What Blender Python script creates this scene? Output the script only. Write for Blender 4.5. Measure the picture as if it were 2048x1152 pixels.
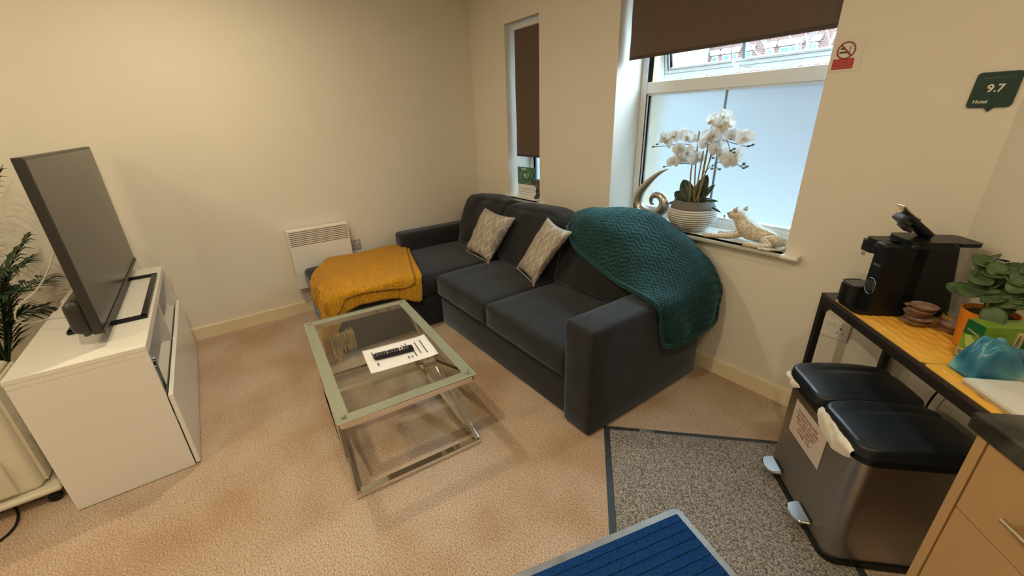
import bpy, bmesh, math, random
from math import sin, cos, pi, radians, sqrt
from mathutils import Vector, Matrix, noise

for o in list(bpy.data.objects):
    bpy.data.objects.remove(o)
S = bpy.context.scene
COL = S.collection
random.seed(7)

# ------------------------------------------------------------------ camera
CAM = Vector((3.70, -2.268, 1.5))
th, ro, ya, FPX = radians(22.42), radians(-1.91), radians(54.4), 817.0
F = Vector((0, cos(th), -sin(th))); R = Vector((1, 0, 0)); U = R.cross(F)
R2 = cos(ro) * R + sin(ro) * U; U2 = -sin(ro) * R + cos(ro) * U
Mz = Matrix.Rotation(ya, 3, 'Z')
R2, U2, F2 = Mz @ R2, Mz @ U2, Mz @ F
cam = bpy.data.objects.new('camera', bpy.data.cameras.new('camera'))
COL.objects.link(cam)
cam.data.sensor_width = 36.0
cam.data.lens = FPX * 36.0 / 2048.0
cam.data.clip_start = 0.02
cam.matrix_world = Matrix(((R2.x, U2.x, -F2.x, CAM.x), (R2.y, U2.y, -F2.y, CAM.y), (R2.z, U2.z, -F2.z, CAM.z), (0, 0, 0, 1)))
S.camera = cam

# ------------------------------------------------------------------ sky, exposure
S.view_settings.view_transform = 'Standard'
S.view_settings.look = 'None'
S.view_settings.gamma = 1.0
S.view_settings.exposure = 0.0
S.view_settings.use_curve_mapping = False
S.cycles.use_denoising = True
S.cycles.max_bounces = 8
S.cycles.diffuse_bounces = 5
S.cycles.caustics_reflective = False
S.cycles.sample_clamp_indirect = 6.0
W = bpy.data.worlds.new('sky'); S.world = W; W.use_nodes = True
bg = W.node_tree.nodes['Background']
wn = W.node_tree
wtc = wn.nodes.new('ShaderNodeTexCoord'); wsp = wn.nodes.new('ShaderNodeSeparateXYZ'); wrp = wn.nodes.new('ShaderNodeValToRGB')
wn.links.new(wtc.outputs['Generated'], wsp.inputs[0]); wn.links.new(wsp.outputs[2], wrp.inputs[0]); wn.links.new(wrp.outputs[0], bg.inputs[0])
wrp.color_ramp.elements[0].position = 0.0; wrp.color_ramp.elements[0].color = (0.032, 0.043, 0.050, 1)      # overcast sky, brighter overhead
wrp.color_ramp.elements[1].position = 0.70; wrp.color_ramp.elements[1].color = (0.62, 0.85, 1.0, 1)
bg.inputs[1].default_value = 30.0

# ------------------------------------------------------------------ room lamps (recessed ceiling spots)
CEIL = 2.60
LAMPS = [(0.62, -4.0, 9.8), (3.88, -1.36, 8.6), (2.70, -2.60, 20.5), (4.2, -3.6, 10), (2.3, -4.3, 12.5), (1.10, -2.2, 18)]
LCOL = (1.0, 0.84, 0.55)

# ------------------------------------------------------------------ helpers
def lin(c):
    return tuple(((v / 255.0) / 12.92 if v / 255.0 <= 0.04045 else ((v / 255.0 + 0.055) / 1.055) ** 2.4) for v in c)

MATS = {}
def mat(name, col, rough=0.6, metal=0.0, spec=0.5, var=0.0, vscale=8.0, bump=0.0, bscale=60.0, col2=None, sheen=0.0, trans=0.0, ior=1.45, coat=0.0, emit=None, detail=3.0, contrast=None, stretch=None):
    m = bpy.data.materials.new(name); m.use_nodes = True
    nt = m.node_tree; b = nt.nodes['Principled BSDF']
    c = (*col, 1)
    b.inputs['Base Color'].default_value = c
    b.inputs['Roughness'].default_value = rough
    b.inputs['Metallic'].default_value = metal
    b.inputs['Specular IOR Level'].default_value = spec
    b.inputs['IOR'].default_value = ior
    b.inputs['Transmission Weight'].default_value = trans
    b.inputs['Coat Weight'].default_value = coat
    b.inputs['Sheen Weight'].default_value = sheen
    if emit:
        b.inputs['Emission Color'].default_value = (*emit[0], 1); b.inputs['Emission Strength'].default_value = emit[1]
    tc = nt.nodes.new('ShaderNodeTexCoord')
    src = tc.outputs['Object']
    if stretch:
        mp = nt.nodes.new('ShaderNodeMapping'); mp.inputs['Scale'].default_value = stretch
        nt.links.new(src, mp.inputs[0]); src = mp.outputs[0]
    n = nt.nodes.new('ShaderNodeTexNoise'); n.inputs['Scale'].default_value = vscale; n.inputs['Detail'].default_value = detail
    nt.links.new(src, n.inputs['Vector'])
    rmp = nt.nodes.new('ShaderNodeValToRGB')
    c2 = col2 if col2 else tuple(max(0, v * (1 - var)) for v in col)
    lo, hi = contrast if contrast else (0.3, 0.7)
    rmp.color_ramp.elements[0].position = lo; rmp.color_ramp.elements[1].position = hi
    rmp.color_ramp.elements[0].color = (*c2, 1); rmp.color_ramp.elements[1].color = c
    nt.links.new(n.outputs['Fac'], rmp.inputs['Fac'])
    nt.links.new(rmp.outputs['Color'], b.inputs['Base Color'])
    if bump > 0:
        n2 = nt.nodes.new('ShaderNodeTexNoise'); n2.inputs['Scale'].default_value = bscale; n2.inputs['Detail'].default_value = 2
        nt.links.new(src, n2.inputs['Vector'])
        bp = nt.nodes.new('ShaderNodeBump'); bp.inputs['Strength'].default_value = bump; bp.inputs['Distance'].default_value = 0.004
        nt.links.new(n2.outputs['Fac'], bp.inputs['Height']); nt.links.new(bp.outputs['Normal'], b.inputs['Normal'])
    MATS[name] = m
    return m

class MB:
    def __init__(s): s.v = []; s.f = []; s.uv = {}
    def add(s, vs, fs, M=None):
        o = len(s.v)
        s.v += [tuple(M @ Vector(v)) if M else tuple(v) for v in vs]
        s.f += [tuple(o + i for i in f) for f in fs]
        return s
    # rounded box, centre c, half sizes h
    def box(s, c, h, r=0.003, k=0, seg=1, puff=0.0, fn=None, M=None):
        h = [abs(x) for x in h]; r = min(r, min(h) * 0.98)
        def ax(hh):
            inn = hh - r
            a = [-hh]
            for i in range(1, seg): a.append(-hh + r * (1 - cos(i / seg * pi / 2)) )
            a.append(-inn)
            for i in range(1, k + 1): a.append(-inn + 2 * inn * i / (k + 1))
            b = [-x for x in reversed(a[:seg + 1])]
            out = a + b if k or inn > 1e-6 else a + b[1:]
            res = []
            for x in out:
                if not res or x - res[-1] > 1e-7: res.append(x)
            return res
        A = [ax(x) for x in h]
        idx = {}; vs = []; fs = []
        def vid(p):
            key = tuple(round(x, 6) for x in p)
            if key not in idx:
                q = [max(-(h[i] - r), min(h[i] - r, p[i])) for i in range(3)]
                d = Vector([p[i] - q[i] for i in range(3)])
                if d.length > 1e-9:
                    nn = d.normalized(); P = Vector(q) + nn * r
                else: P = Vector(p); nn = Vector((0, 0, 0))
                if puff:
                    g = [max(0.0, 1 - (p[i] / h[i]) ** 2) for i in range(3)]
                    for i in range(3):
                        if abs(abs(p[i]) - h[i]) < 1e-6:
                            j, l = (i + 1) % 3, (i + 2) % 3
                            P[i] += (1 if p[i] > 0 else -1) * puff * (g[j] * g[l]) ** 0.6
                if fn: P = fn(P)
                idx[key] = len(vs); vs.append(tuple(Vector(P) + Vector(c)))
            return idx[key]
        for i in range(3):
            j, l = (i + 1) % 3, (i + 2) % 3
            for sgn in (-1, 1):
                for a in range(len(A[j]) - 1):
                    for b in range(len(A[l]) - 1):
                        def P(x, y):
                            p = [0, 0, 0]; p[i] = sgn * h[i]; p[j] = x; p[l] = y; return p
                        q = [vid(P(A[j][a], A[l][b])), vid(P(A[j][a + 1], A[l][b])), vid(P(A[j][a + 1], A[l][b + 1])), vid(P(A[j][a], A[l][b + 1]))]
                        if sgn < 0: q.reverse()
                        if len(set(q)) >= 3:
                            qq = []
                            for t in q:
                                if t not in qq: qq.append(t)
                            fs.append(qq)
        return s.add(vs, fs, M)
    def b2(s, x0, x1, y0, y1, z0, z1, r=0.003, **kw):
        return s.box(((x0 + x1) / 2, (y0 + y1) / 2, (z0 + z1) / 2), (abs(x1 - x0) / 2, abs(y1 - y0) / 2, abs(z1 - z0) / 2), r, **kw)
    # tube along points
    def tube(s, pts, r, n=8, closed=False, flat=1.0, up=None, M=None, cap=True):
        pts = [Vector(p) for p in pts]; N = len(pts)
        rr = r if isinstance(r, (list, tuple)) else [r] * N
        vs = []; fs = []; nrm = None
        for i, p in enumerate(pts):
            if closed: t = pts[(i + 1) % N] - pts[i - 1]
            else: t = pts[min(i + 1, N - 1)] - pts[max(i - 1, 0)]
            t = t.normalized() if t.length > 1e-9 else Vector((0, 0, 1))
            if nrm is None:
                a = Vector(up) if up else (Vector((0, 0, 1)) if abs(t.z) < 0.9 else Vector((1, 0, 0)))
                nrm = (a - t * a.dot(t)).normalized()
            else:
                a = Vector(up) if up else nrm
                nn = a - t * a.dot(t)
                nrm = nn.normalized() if nn.length > 1e-6 else nrm
            b = t.cross(nrm)
            for k in range(n):
                an = 2 * pi * k / n
                vs.append(tuple(p + nrm * (cos(an) * rr[i] * flat) + b * (sin(an) * rr[i])))
        for i in range(N if closed else N - 1):
            for k in range(n):
                a = i * n + k; b_ = i * n + (k + 1) % n; i2 = (i + 1) % N
                fs.append((a, b_, i2 * n + (k + 1) % n, i2 * n + k))
        if not closed and cap:
            fs.append(tuple(reversed(range(n)))); fs.append(tuple((N - 1) * n + k for k in range(n)))
        return s.add(vs, fs, M)
    def bar(s, a, b, w, h, up=(0, 0, 1), ext=0.0):
        a = Vector(a); b = Vector(b); t = (b - a).normalized(); a = a - t * ext; b = b + t * ext
        u = Vector(up); u = (u - t * u.dot(t)).normalized(); sd = t.cross(u)
        L = (b - a).length
        M = Matrix(((t.x, sd.x, u.x, 0), (t.y, sd.y, u.y, 0), (t.z, sd.z, u.z, 0), (0, 0, 0, 1)))
        M.translation = (a + b) / 2
        return s.box((0, 0, 0), (L / 2, w / 2, h / 2), min(w, h) * 0.12, M=M)
    def lathe(s, prof, n=32, c=(0, 0, 0), M=None, cap=True):
        vs = []; fs = []
        for r, z in prof:
            for k in range(n):
                a = 2 * pi * k / n; vs.append((c[0] + r * cos(a), c[1] + r * sin(a), c[2] + z))
        for i in range(len(prof) - 1):
            for k in range(n):
                fs.append((i * n + k, i * n + (k + 1) % n, (i + 1) * n + (k + 1) % n, (i + 1) * n + k))
        if cap:
            fs.append(tuple(reversed(range(n)))); fs.append(tuple((len(prof) - 1) * n + k for k in range(n)))
        return s.add(vs, fs, M)
    def prism(s, poly, d0, d1, axis='z', M=None):
        n = len(poly)
        def P(p, d): return {'z': (p[0], p[1], d), 'y': (p[0], d, p[1]), 'x': (d, p[0], p[1])}[axis]
        vs = [P(p, d0) for p in poly] + [P(p, d1) for p in poly]
        fs = [tuple(reversed(range(n))), tuple(range(n, 2 * n))] + [(i, (i + 1) % n, n + (i + 1) % n, n + i) for i in range(n)]
        return s.add(vs, fs, M)
    def grid(s, G, closed_u=False, M=None):
        nu, nv = len(G), len(G[0]); vs = [p for row in G for p in row]; fs = []
        for i in range(nu if closed_u else nu - 1):
            for j in range(nv - 1):
                i2 = (i + 1) % nu
                fs.append((i * nv + j, i * nv + j + 1, i2 * nv + j + 1, i2 * nv + j))
        o = len(s.f); s.add(vs, fs, M)
        for k in range(len(fs)):
            i, j = divmod(k, nv - 1)
            s.uv[o + k] = [(i / (nu - 1), j / (nv - 1)), (i / (nu - 1), (j + 1) / (nv - 1)), ((i + 1) / (nu - 1), (j + 1) / (nv - 1)), ((i + 1) / (nu - 1), j / (nv - 1))]
        return s
    def build(s, name, m, parent=None, smooth=True, sharp=35, solid=0.0, sub=0, wn=True):
        me = bpy.data.meshes.new(name); me.from_pydata(s.v, [], s.f); me.validate(); 
        bm = bmesh.new(); bm.from_mesh(me)
        bmesh.ops.remove_doubles(bm, verts=bm.verts, dist=1e-6)
        if not s.uv: bmesh.ops.recalc_face_normals(bm, faces=bm.faces)
        bm.to_mesh(me); bm.free()
        if s.uv and len(me.polygons) == len(s.f):
            uvl = me.uv_layers.new(name='uv')
            for p in me.polygons:
                if p.index in s.uv:
                    for li, uv in zip(p.loop_indices, s.uv[p.index]): uvl.data[li].uv = uv
        me.materials.append(m)
        for p in me.polygons: p.use_smooth = smooth
        if smooth and sharp: me.set_sharp_from_angle(angle=radians(sharp))
        o = bpy.data.objects.new(name, me); COL.objects.link(o)
        if parent: o.parent = parent
        if solid:
            md = o.modifiers.new('thickness', 'SOLIDIFY'); md.thickness = solid; md.offset = 0
        if smooth and sharp and wn:
            md = o.modifiers.new('weighted_normals', 'WEIGHTED_NORMAL'); md.keep_sharp = True; md.weight = 100
        if sub:
            md = o.modifiers.new('smooth', 'SUBSURF'); md.levels = sub; md.render_levels = sub
        return o

def tag(o, label, cat, group=None, kind=None):
    if label: o['label'] = label
    if cat: o['category'] = cat
    if group: o['group'] = group
    if kind: o['kind'] = kind
    return o
def thing(name, label, cat, loc=(0, 0, 0), rotz=0.0, group=None):
    o = bpy.data.objects.new(name, None); COL.objects.link(o); o.empty_display_size = 0.05
    o.location = loc; o.rotation_euler = (0, 0, rotz)
    return tag(o, label, cat, group)
def struct(o): o['kind'] = 'structure'; return o
def copy_tree(o, parent=None):
    c = o.copy(); COL.objects.link(c)
    if parent: c.parent = parent
    for ch in [x for x in bpy.data.objects if x.parent == o and x != c]: copy_tree(ch, c)
    return c
KR = radians(-45)
def K(u, v, z): return ((u + v) / sqrt(2), (v - u) / sqrt(2), z)      # the kitchen side of the room stands at 45 degrees

def text(name, s, size, m, parent, loc, rot, align='CENTER', ext=0.0004, sx=1.0, space=1.0, bold=0.0):
    c = bpy.data.curves.new(name, 'FONT'); c.body = s; c.size = size; c.align_x = align; c.align_y = 'CENTER'; c.extrude = ext
    c.space_line = space; c.offset = bold; c.resolution_u = 3
    t = bpy.data.objects.new(name + '_tmp', c); me = bpy.data.meshes.new_from_object(t)
    bpy.data.objects.remove(t); bpy.data.curves.remove(c)
    me.name = name; me.materials.clear(); me.materials.append(m)
    o = bpy.data.objects.new(name, me); COL.objects.link(o); o.location = loc; o.rotation_euler = rot; o.scale = (sx, 1, 1)
    if parent: o.parent = parent
    return o

def catmull(P, t):
    n = len(P) - 1; x = t * n; i = min(int(x), n - 1); f = x - i
    p0 = P[i - 1] if i > 0 else P[0] * 2 - P[1]; p1 = P[i]; p2 = P[i + 1]; p3 = P[i + 2] if i + 2 <= n else P[n] * 2 - P[n - 1]
    return 0.5 * ((2 * p1) + (p2 - p0) * f + (2 * p0 - 5 * p1 + 4 * p2 - p3) * f * f + (3 * p1 - 3 * p2 + p3 - p0) * f ** 3)
def surf(C, nu, nv, fn=None):
    C = [[Vector(p) for p in row] for row in C]
    rows = [[catmull(row, j / (nv - 1)) for j in range(nv)] for row in C]
    G = [[catmull([rows[i][j] for i in range(len(C))], a / (nu - 1)) for j in range(nv)] for a in range(nu)]
    if fn:
        out = []
        for a in range(nu):
            r = []
            for b in range(nv):
                du = G[min(a + 1, nu - 1)][b] - G[max(a - 1, 0)][b]; dv = G[a][min(b + 1, nv - 1)] - G[a][max(b - 1, 0)]
                nn = du.cross(dv); nn = nn.normalized() if nn.length > 1e-9 else Vector((0, 0, 1))
                r.append(G[a][b] + nn * fn(a / (nu - 1), b / (nv - 1), G[a][b]))
            out.append(r)
        G = out
    return G
def spline(pts, n):
    P = [Vector(p) for p in pts]
    return [catmull(P, i / (n - 1)) for i in range(n)]

# ------------------------------------------------------------------ materials
m_wall = mat('wall_paint', (0.78, 0.735, 0.655), 0.75, var=0.03, vscale=1.6, bump=0.06, bscale=180, spec=0.3)
m_ceil = mat('ceiling_paint', (0.85, 0.83, 0.78), 0.8, var=0.02)
m_skirt = mat('skirting_paint', (0.80, 0.70, 0.50), 0.4, var=0.04, vscale=5)
m_white = mat('white_laminate', (0.80, 0.78, 0.74), 0.3, var=0.02, vscale=3)
m_whiteg = mat('white_gloss', (0.80, 0.80, 0.78), 0.18, var=0.02, vscale=3)
m_upvc = mat('window_plastic', (0.82, 0.84, 0.84), 0.3, var=0.03, vscale=4)
m_sill = mat('sill_gloss_paint', (0.84, 0.83, 0.76), 0.22, var=0.03, vscale=6)
m_sofa = mat('charcoal_fabric', (0.017, 0.018, 0.022), 0.85, sheen=0.50, var=0.35, vscale=7, bump=0.35, bscale=900)
_b = m_sofa.node_tree.nodes['Principled BSDF']; _b.inputs['Sheen Tint'].default_value = (0.66, 0.80, 1.0, 1); _b.inputs['Sheen Roughness'].default_value = 0.30  # blue sheen tint stands in for cool window light on the seat tops
m_black = mat('black_plastic', (0.009, 0.010, 0.012), 0.34, var=0.1, spec=0.35)
m_blackm = mat('black_matt', (0.02, 0.018, 0.017), 0.6, var=0.2, vscale=20)
m_lid = mat('bin_lid_plastic', (0.016, 0.022, 0.030), 0.30, var=0.2, vscale=30, bump=0.08, bscale=400)
m_steel = mat('brushed_dark_steel', (0.46, 0.43, 0.39), 0.36, metal=1.0, var=0.12, vscale=30, stretch=(1, 1, 60))
m_pedal = mat('pedal_metal', (0.42, 0.43, 0.44), 0.38, metal=1.0)
m_chrome = mat('chrome', (0.80, 0.78, 0.74), 0.06, metal=1.0)
m_champ = mat('champagne_metal', (0.62, 0.57, 0.50), 0.20, metal=0.85, var=0.25, vscale=12)
m_frost = mat('frosted_table_rim', (0.50, 0.52, 0.43), 0.30, var=0.06, vscale=4)
m_brass = mat('brushed_nickel', (0.72, 0.62, 0.42), 0.22, metal=1.0)
m_unit = mat('cream_cabinet', (0.46, 0.29, 0.135), 0.5, var=0.05, vscale=4)
m_stone = mat('black_stone_laminate', (0.10, 0.095, 0.085), 0.35, col2=(0.012, 0.013, 0.012), vscale=9, detail=8, contrast=(0.42, 0.72))
m_blind = mat('brown_blind_fabric', (0.135, 0.094, 0.074), 0.8, var=0.1, vscale=40, bump=0.1, bscale=500)
m_screen = mat('tv_screen', (0.028, 0.025, 0.023), 0.25, spec=0.55)
m_dark = mat('dark_grey_plastic', (0.035, 0.034, 0.032), 0.4)
m_paper = mat('white_paper', (0.85, 0.84, 0.84), 0.6)
m_ink = mat('print_ink', (0.06, 0.05, 0.06), 0.6)
m_redink = mat('brown_ink', (0.22, 0.07, 0.06), 0.6)
m_note = mat('note_paper', (0.62, 0.53, 0.48), 0.55)
m_red = mat('sign_red', (0.45, 0.03, 0.04), 0.35)
m_dred = mat('sign_dark_red', (0.25, 0.03, 0.025), 0.35)
m_pink = mat('sign_lettering_pink', (0.62, 0.16, 0.15), 0.4)
m_acr = mat('clear_sign_backing', (0.74, 0.69, 0.61), 0.25)
m_green = mat('sign_green', (0.006, 0.040, 0.032), 0.35)
m_offw = mat('sign_white', (0.75, 0.72, 0.62), 0.4)
m_dimw = mat('sign_dim_lettering', (0.10, 0.13, 0.13), 0.4)
m_must = mat('mustard_knit', (0.78, 0.365, 0.003), 0.9, col2=(0.60, 0.265, 0.002), vscale=60, sheen=0.08)
_nt = m_must.node_tree; _uv = _nt.nodes.new('ShaderNodeUVMap'); _uv.uv_map = 'uv'
_w = _nt.nodes.new('ShaderNodeTexWave'); _w.bands_direction = 'Y'; _w.inputs['Scale'].default_value = 26.0; _w.inputs['Distortion'].default_value = 0.6; _w.inputs['Detail'].default_value = 1.0
_w2 = _nt.nodes.new('ShaderNodeTexWave'); _w2.bands_direction = 'X'; _w2.inputs['Scale'].default_value = 22.0; _w2.inputs['Distortion'].default_value = 1.0
_ad = _nt.nodes.new('ShaderNodeMath'); _ad.operation = 'MULTIPLY_ADD'; _ad.inputs[1].default_value = 0.35
_bp = _nt.nodes.new('ShaderNodeBump'); _bp.inputs['Strength'].default_value = 0.9; _bp.inputs['Distance'].default_value = 0.006
_nt.links.new(_uv.outputs[0], _w.inputs[0]); _nt.links.new(_uv.outputs[0], _w2.inputs[0]); _nt.links.new(_w2.outputs[1], _ad.inputs[0]); _nt.links.new(_w.outputs[1], _ad.inputs[2])
_nt.links.new(_ad.outputs[0], _bp.inputs['Height']); _nt.links.new(_bp.outputs[0], _nt.nodes['Principled BSDF'].inputs['Normal'])
m_fringe = mat('fringe_yarn', (0.62, 0.44, 0.20), 0.9, var=0.3, vscale=60)
m_orange = mat('orange_glaze', (0.72, 0.24, 0.02), 0.5, var=0.12, vscale=15, bump=0.2, bscale=90)
m_mat = mat('yellow_placemat', (0.86, 0.47, 0.07), 0.35, var=0.10, vscale=7)
m_bmetal = mat('table_black_metal', (0.014, 0.012, 0.011), 0.45)
m_bwood = mat('table_dark_wood', (0.06, 0.045, 0.036), 0.4, var=0.4, vscale=20, stretch=(1, 12, 1))
m_leaf = mat('round_leaf', (0.075, 0.125, 0.035), 0.5, col2=(0.024, 0.055, 0.022), vscale=14)
m_leafd = mat('orchid_leaf', (0.035, 0.055, 0.030), 0.35, var=0.4, vscale=14)
m_palm = mat('palm_leaf', (0.030, 0.070, 0.022), 0.45, var=0.5, vscale=10)
m_stem = mat('orchid_stem', (0.30, 0.26, 0.13), 0.5, var=0.3, vscale=30)
m_stemd = mat('twig_green', (0.08, 0.10, 0.05), 0.5, var=0.3, vscale=30)
m_soil = mat('soil', (0.06, 0.035, 0.02), 0.95, var=0.6, vscale=90, bump=1.0, bscale=150)
m_greypot = mat('grey_pot_band', (0.15, 0.145, 0.14), 0.6)
m_rubber = mat('mat_rubber', (0.035, 0.042, 0.052), 0.5, var=0.3, vscale=30)
m_cable = mat('white_cable', (0.7, 0.68, 0.62), 0.4)
m_pod = mat('coffee_pod_plastic', (0.30, 0.18, 0.12), 0.3, var=0.4, vscale=60)
m_podfoil = mat('coffee_pod_foil', (0.60, 0.46, 0.38), 0.28, metal=0.3, col2=(0.32, 0.12, 0.09), vscale=45)
m_socket = mat('socket_plastic', (0.80, 0.77, 0.72), 0.35)
m_socketg = mat('grey_switch_plate', (0.48, 0.47, 0.46), 0.35, metal=0.3)
m_brickout = None

def frosted():
    m = bpy.data.materials.new('frosted_glass'); m.use_nodes = True; nt = m.node_tree; nt.nodes.clear()
    out = nt.nodes.new('ShaderNodeOutputMaterial'); tr = nt.nodes.new('ShaderNodeBsdfTranslucent'); rf = nt.nodes.new('ShaderNodeBsdfRefraction'); mx = nt.nodes.new('ShaderNodeMixShader')
    tc = nt.nodes.new('ShaderNodeTexCoord'); n = nt.nodes.new('ShaderNodeTexNoise'); n.inputs['Scale'].default_value = 3.0; rp = nt.nodes.new('ShaderNodeValToRGB')
    rp.color_ramp.elements[0].color = (0.17, 0.205, 0.215, 1); rp.color_ramp.elements[1].color = (0.19, 0.22, 0.23, 1)
    nt.links.new(tc.outputs['Object'], n.inputs['Vector']); nt.links.new(n.outputs['Fac'], rp.inputs['Fac']); nt.links.new(rp.outputs[0], tr.inputs[0])
    rf.inputs['Roughness'].default_value = 0.62; rf.inputs['IOR'].default_value = 1.35; rf.inputs['Color'].default_value = (0.66, 0.68, 0.69, 1)
    mx.inputs[0].default_value = 0.80
    nt.links.new(tr.outputs[0], mx.inputs[1]); nt.links.new(rf.outputs[0], mx.inputs[2]); nt.links.new(mx.outputs[0], out.inputs[0])
    return m
m_frosted = frosted()
def thinglass(name, tint, refl=0.08, rough=0.02):
    m = bpy.data.materials.new(name); m.use_nodes = True; nt = m.node_tree; nt.nodes.clear()
    out = nt.nodes.new('ShaderNodeOutputMaterial'); tr = nt.nodes.new('ShaderNodeBsdfTransparent'); gl = nt.nodes.new('ShaderNodeBsdfGlossy'); mx = nt.nodes.new('ShaderNodeMixShader')
    fr = nt.nodes.new('ShaderNodeFresnel'); fr.inputs[0].default_value = 1.5; ad = nt.nodes.new('ShaderNodeMath'); ad.operation = 'ADD'; ad.inputs[1].default_value = refl * 0.3
    tr.inputs[0].default_value = (*tint, 1); gl.inputs['Roughness'].default_value = rough
    ge = nt.nodes.new('ShaderNodeNewGeometry'); iv = nt.nodes.new('ShaderNodeMath'); iv.operation = 'SUBTRACT'; iv.inputs[0].default_value = 1.0; nt.links.new(ge.outputs['Backfacing'], iv.inputs[1])
    ml = nt.nodes.new('ShaderNodeMath'); ml.operation = 'MULTIPLY'; nt.links.new(ad.outputs[0], ml.inputs[0]); nt.links.new(iv.outputs[0], ml.inputs[1])
    nt.links.new(fr.outputs[0], ad.inputs[0]); nt.links.new(ml.outputs[0], mx.inputs[0])
    nt.links.new(tr.outputs[0], mx.inputs[1]); nt.links.new(gl.outputs[0], mx.inputs[2]); nt.links.new(mx.outputs[0], out.inputs[0])
    return m
m_glass = thinglass('clear_glass', (0.97, 0.98, 0.98))
m_tglass = thinglass('grey_green_table_glass', (0.90, 0.91, 0.89), 0.15)
m_tank = thinglass('clear_tank_plastic', (0.86, 0.86, 0.84), 0.1, 0.1)
m_liner = mat('bin_liner_film', (0.80, 0.76, 0.68), 0.35, var=0.15, vscale=30)

def node_mat(name, rough=0.9, spec=0.3):
    m = bpy.data.materials.new(name); m.use_nodes = True; b = m.node_tree.nodes['Principled BSDF']
    b.inputs['Roughness'].default_value = rough; b.inputs['Specular IOR Level'].default_value = spec
    return m, m.node_tree, b

# carpet: fine speckled pile with broad darker, warmer patches
m_carpet, nt, b = node_mat('beige_carpet', 0.95, 0.1)
tc = nt.nodes.new('ShaderNodeTexCoord')
n1 = nt.nodes.new('ShaderNodeTexNoise'); n1.inputs['Scale'].default_value = 170; n1.inputs['Detail'].default_value = 3
n2 = nt.nodes.new('ShaderNodeTexNoise'); n2.inputs['Scale'].default_value = 2.3; n2.inputs['Detail'].default_value = 5
r1 = nt.nodes.new('ShaderNodeValToRGB'); r1.color_ramp.elements[0].position = 0.34; r1.color_ramp.elements[1].position = 0.66
r1.color_ramp.elements[0].color = (0.31, 0.225, 0.16, 1); r1.color_ramp.elements[1].color = (0.70, 0.555, 0.45, 1)
r2 = nt.nodes.new('ShaderNodeValToRGB'); r2.color_ramp.elements[0].position = 0.35; r2.color_ramp.elements[1].position = 0.6
r2.color_ramp.elements[0].color = (0.80, 0.71, 0.60, 1); r2.color_ramp.elements[1].color = (1, 1, 1, 1)
mx = nt.nodes.new('ShaderNodeMixRGB'); mx.blend_type = 'MULTIPLY'; mx.inputs[0].default_value = 1
for n in (n1, n2): nt.links.new(tc.outputs['Object'], n.inputs['Vector'])
nt.links.new(n1.outputs[0], r1.inputs[0]); nt.links.new(n2.outputs[0], r2.inputs[0]); nt.links.new(r1.outputs[0], mx.inputs[1]); nt.links.new(r2.outputs[0], mx.inputs[2])
nt.links.new(mx.outputs[0], b.inputs['Base Color'])
bp = nt.nodes.new('ShaderNodeBump'); bp.inputs['Strength'].default_value = 0.7; bp.inputs['Distance'].default_value = 0.004
nt.links.new(n1.outputs[0], bp.inputs['Height']); nt.links.new(bp.outputs[0], b.inputs['Normal']); b.inputs['Sheen Weight'].default_value = 0.2

def speckle(name, c0, c1, scale, lo=0.4, hi=0.6, bump=0.5):
    m, nt, b = node_mat(name, 0.95, 0.1)
    tc = nt.nodes.new('ShaderNodeTexCoord'); n1 = nt.nodes.new('ShaderNodeTexNoise'); n1.inputs['Scale'].default_value = scale; n1.inputs['Detail'].default_value = 2
    r1 = nt.nodes.new('ShaderNodeValToRGB'); r1.color_ramp.elements[0].position = lo; r1.color_ramp.elements[1].position = hi
    r1.color_ramp.elements[0].color = (*c0, 1); r1.color_ramp.elements[1].color = (*c1, 1)
    nt.links.new(tc.outputs['Object'], n1.inputs['Vector']); nt.links.new(n1.outputs[0], r1.inputs[0]); nt.links.new(r1.outputs[0], b.inputs['Base Color'])
    bp = nt.nodes.new('ShaderNodeBump'); bp.inputs['Strength'].default_value = bump; bp.inputs['Distance'].default_value = 0.004
    nt.links.new(n1.outputs[0], bp.inputs['Height']); nt.links.new(bp.outputs[0], b.inputs['Normal'])
    return m
m_greymat = speckle('grey_mat_pile', (0.075, 0.070, 0.066), (0.42, 0.38, 0.345), 180, 0.35, 0.66)
m_bluemat = speckle('blue_mat_pile', (0.004, 0.024, 0.095), (0.014, 0.070, 0.24), 220, 0.35, 0.65)

# brick
m_brick, nt, b = node_mat('red_brick', 0.9, 0.2)
tc = nt.nodes.new('ShaderNodeTexCoord'); mp = nt.nodes.new('ShaderNodeMapping'); mp.inputs['Rotation'].default_value = (pi / 2, 0, 0)
br = nt.nodes.new('ShaderNodeTexBrick'); br.inputs['Scale'].default_value = 4.5; br.inputs['Color1'].default_value = (0.13, 0.056, 0.044, 1); br.inputs['Color2'].default_value = (0.085, 0.039, 0.034, 1); br.inputs['Mortar'].default_value = (0.17, 0.14, 0.13, 1)
br.inputs['Mortar Size'].default_value = 0.03
nt.links.new(tc.outputs['Object'], mp.inputs[0]); nt.links.new(mp.outputs[0], br.inputs['Vector']); nt.links.new(br.outputs[0], b.inputs['Base Color'])

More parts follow.
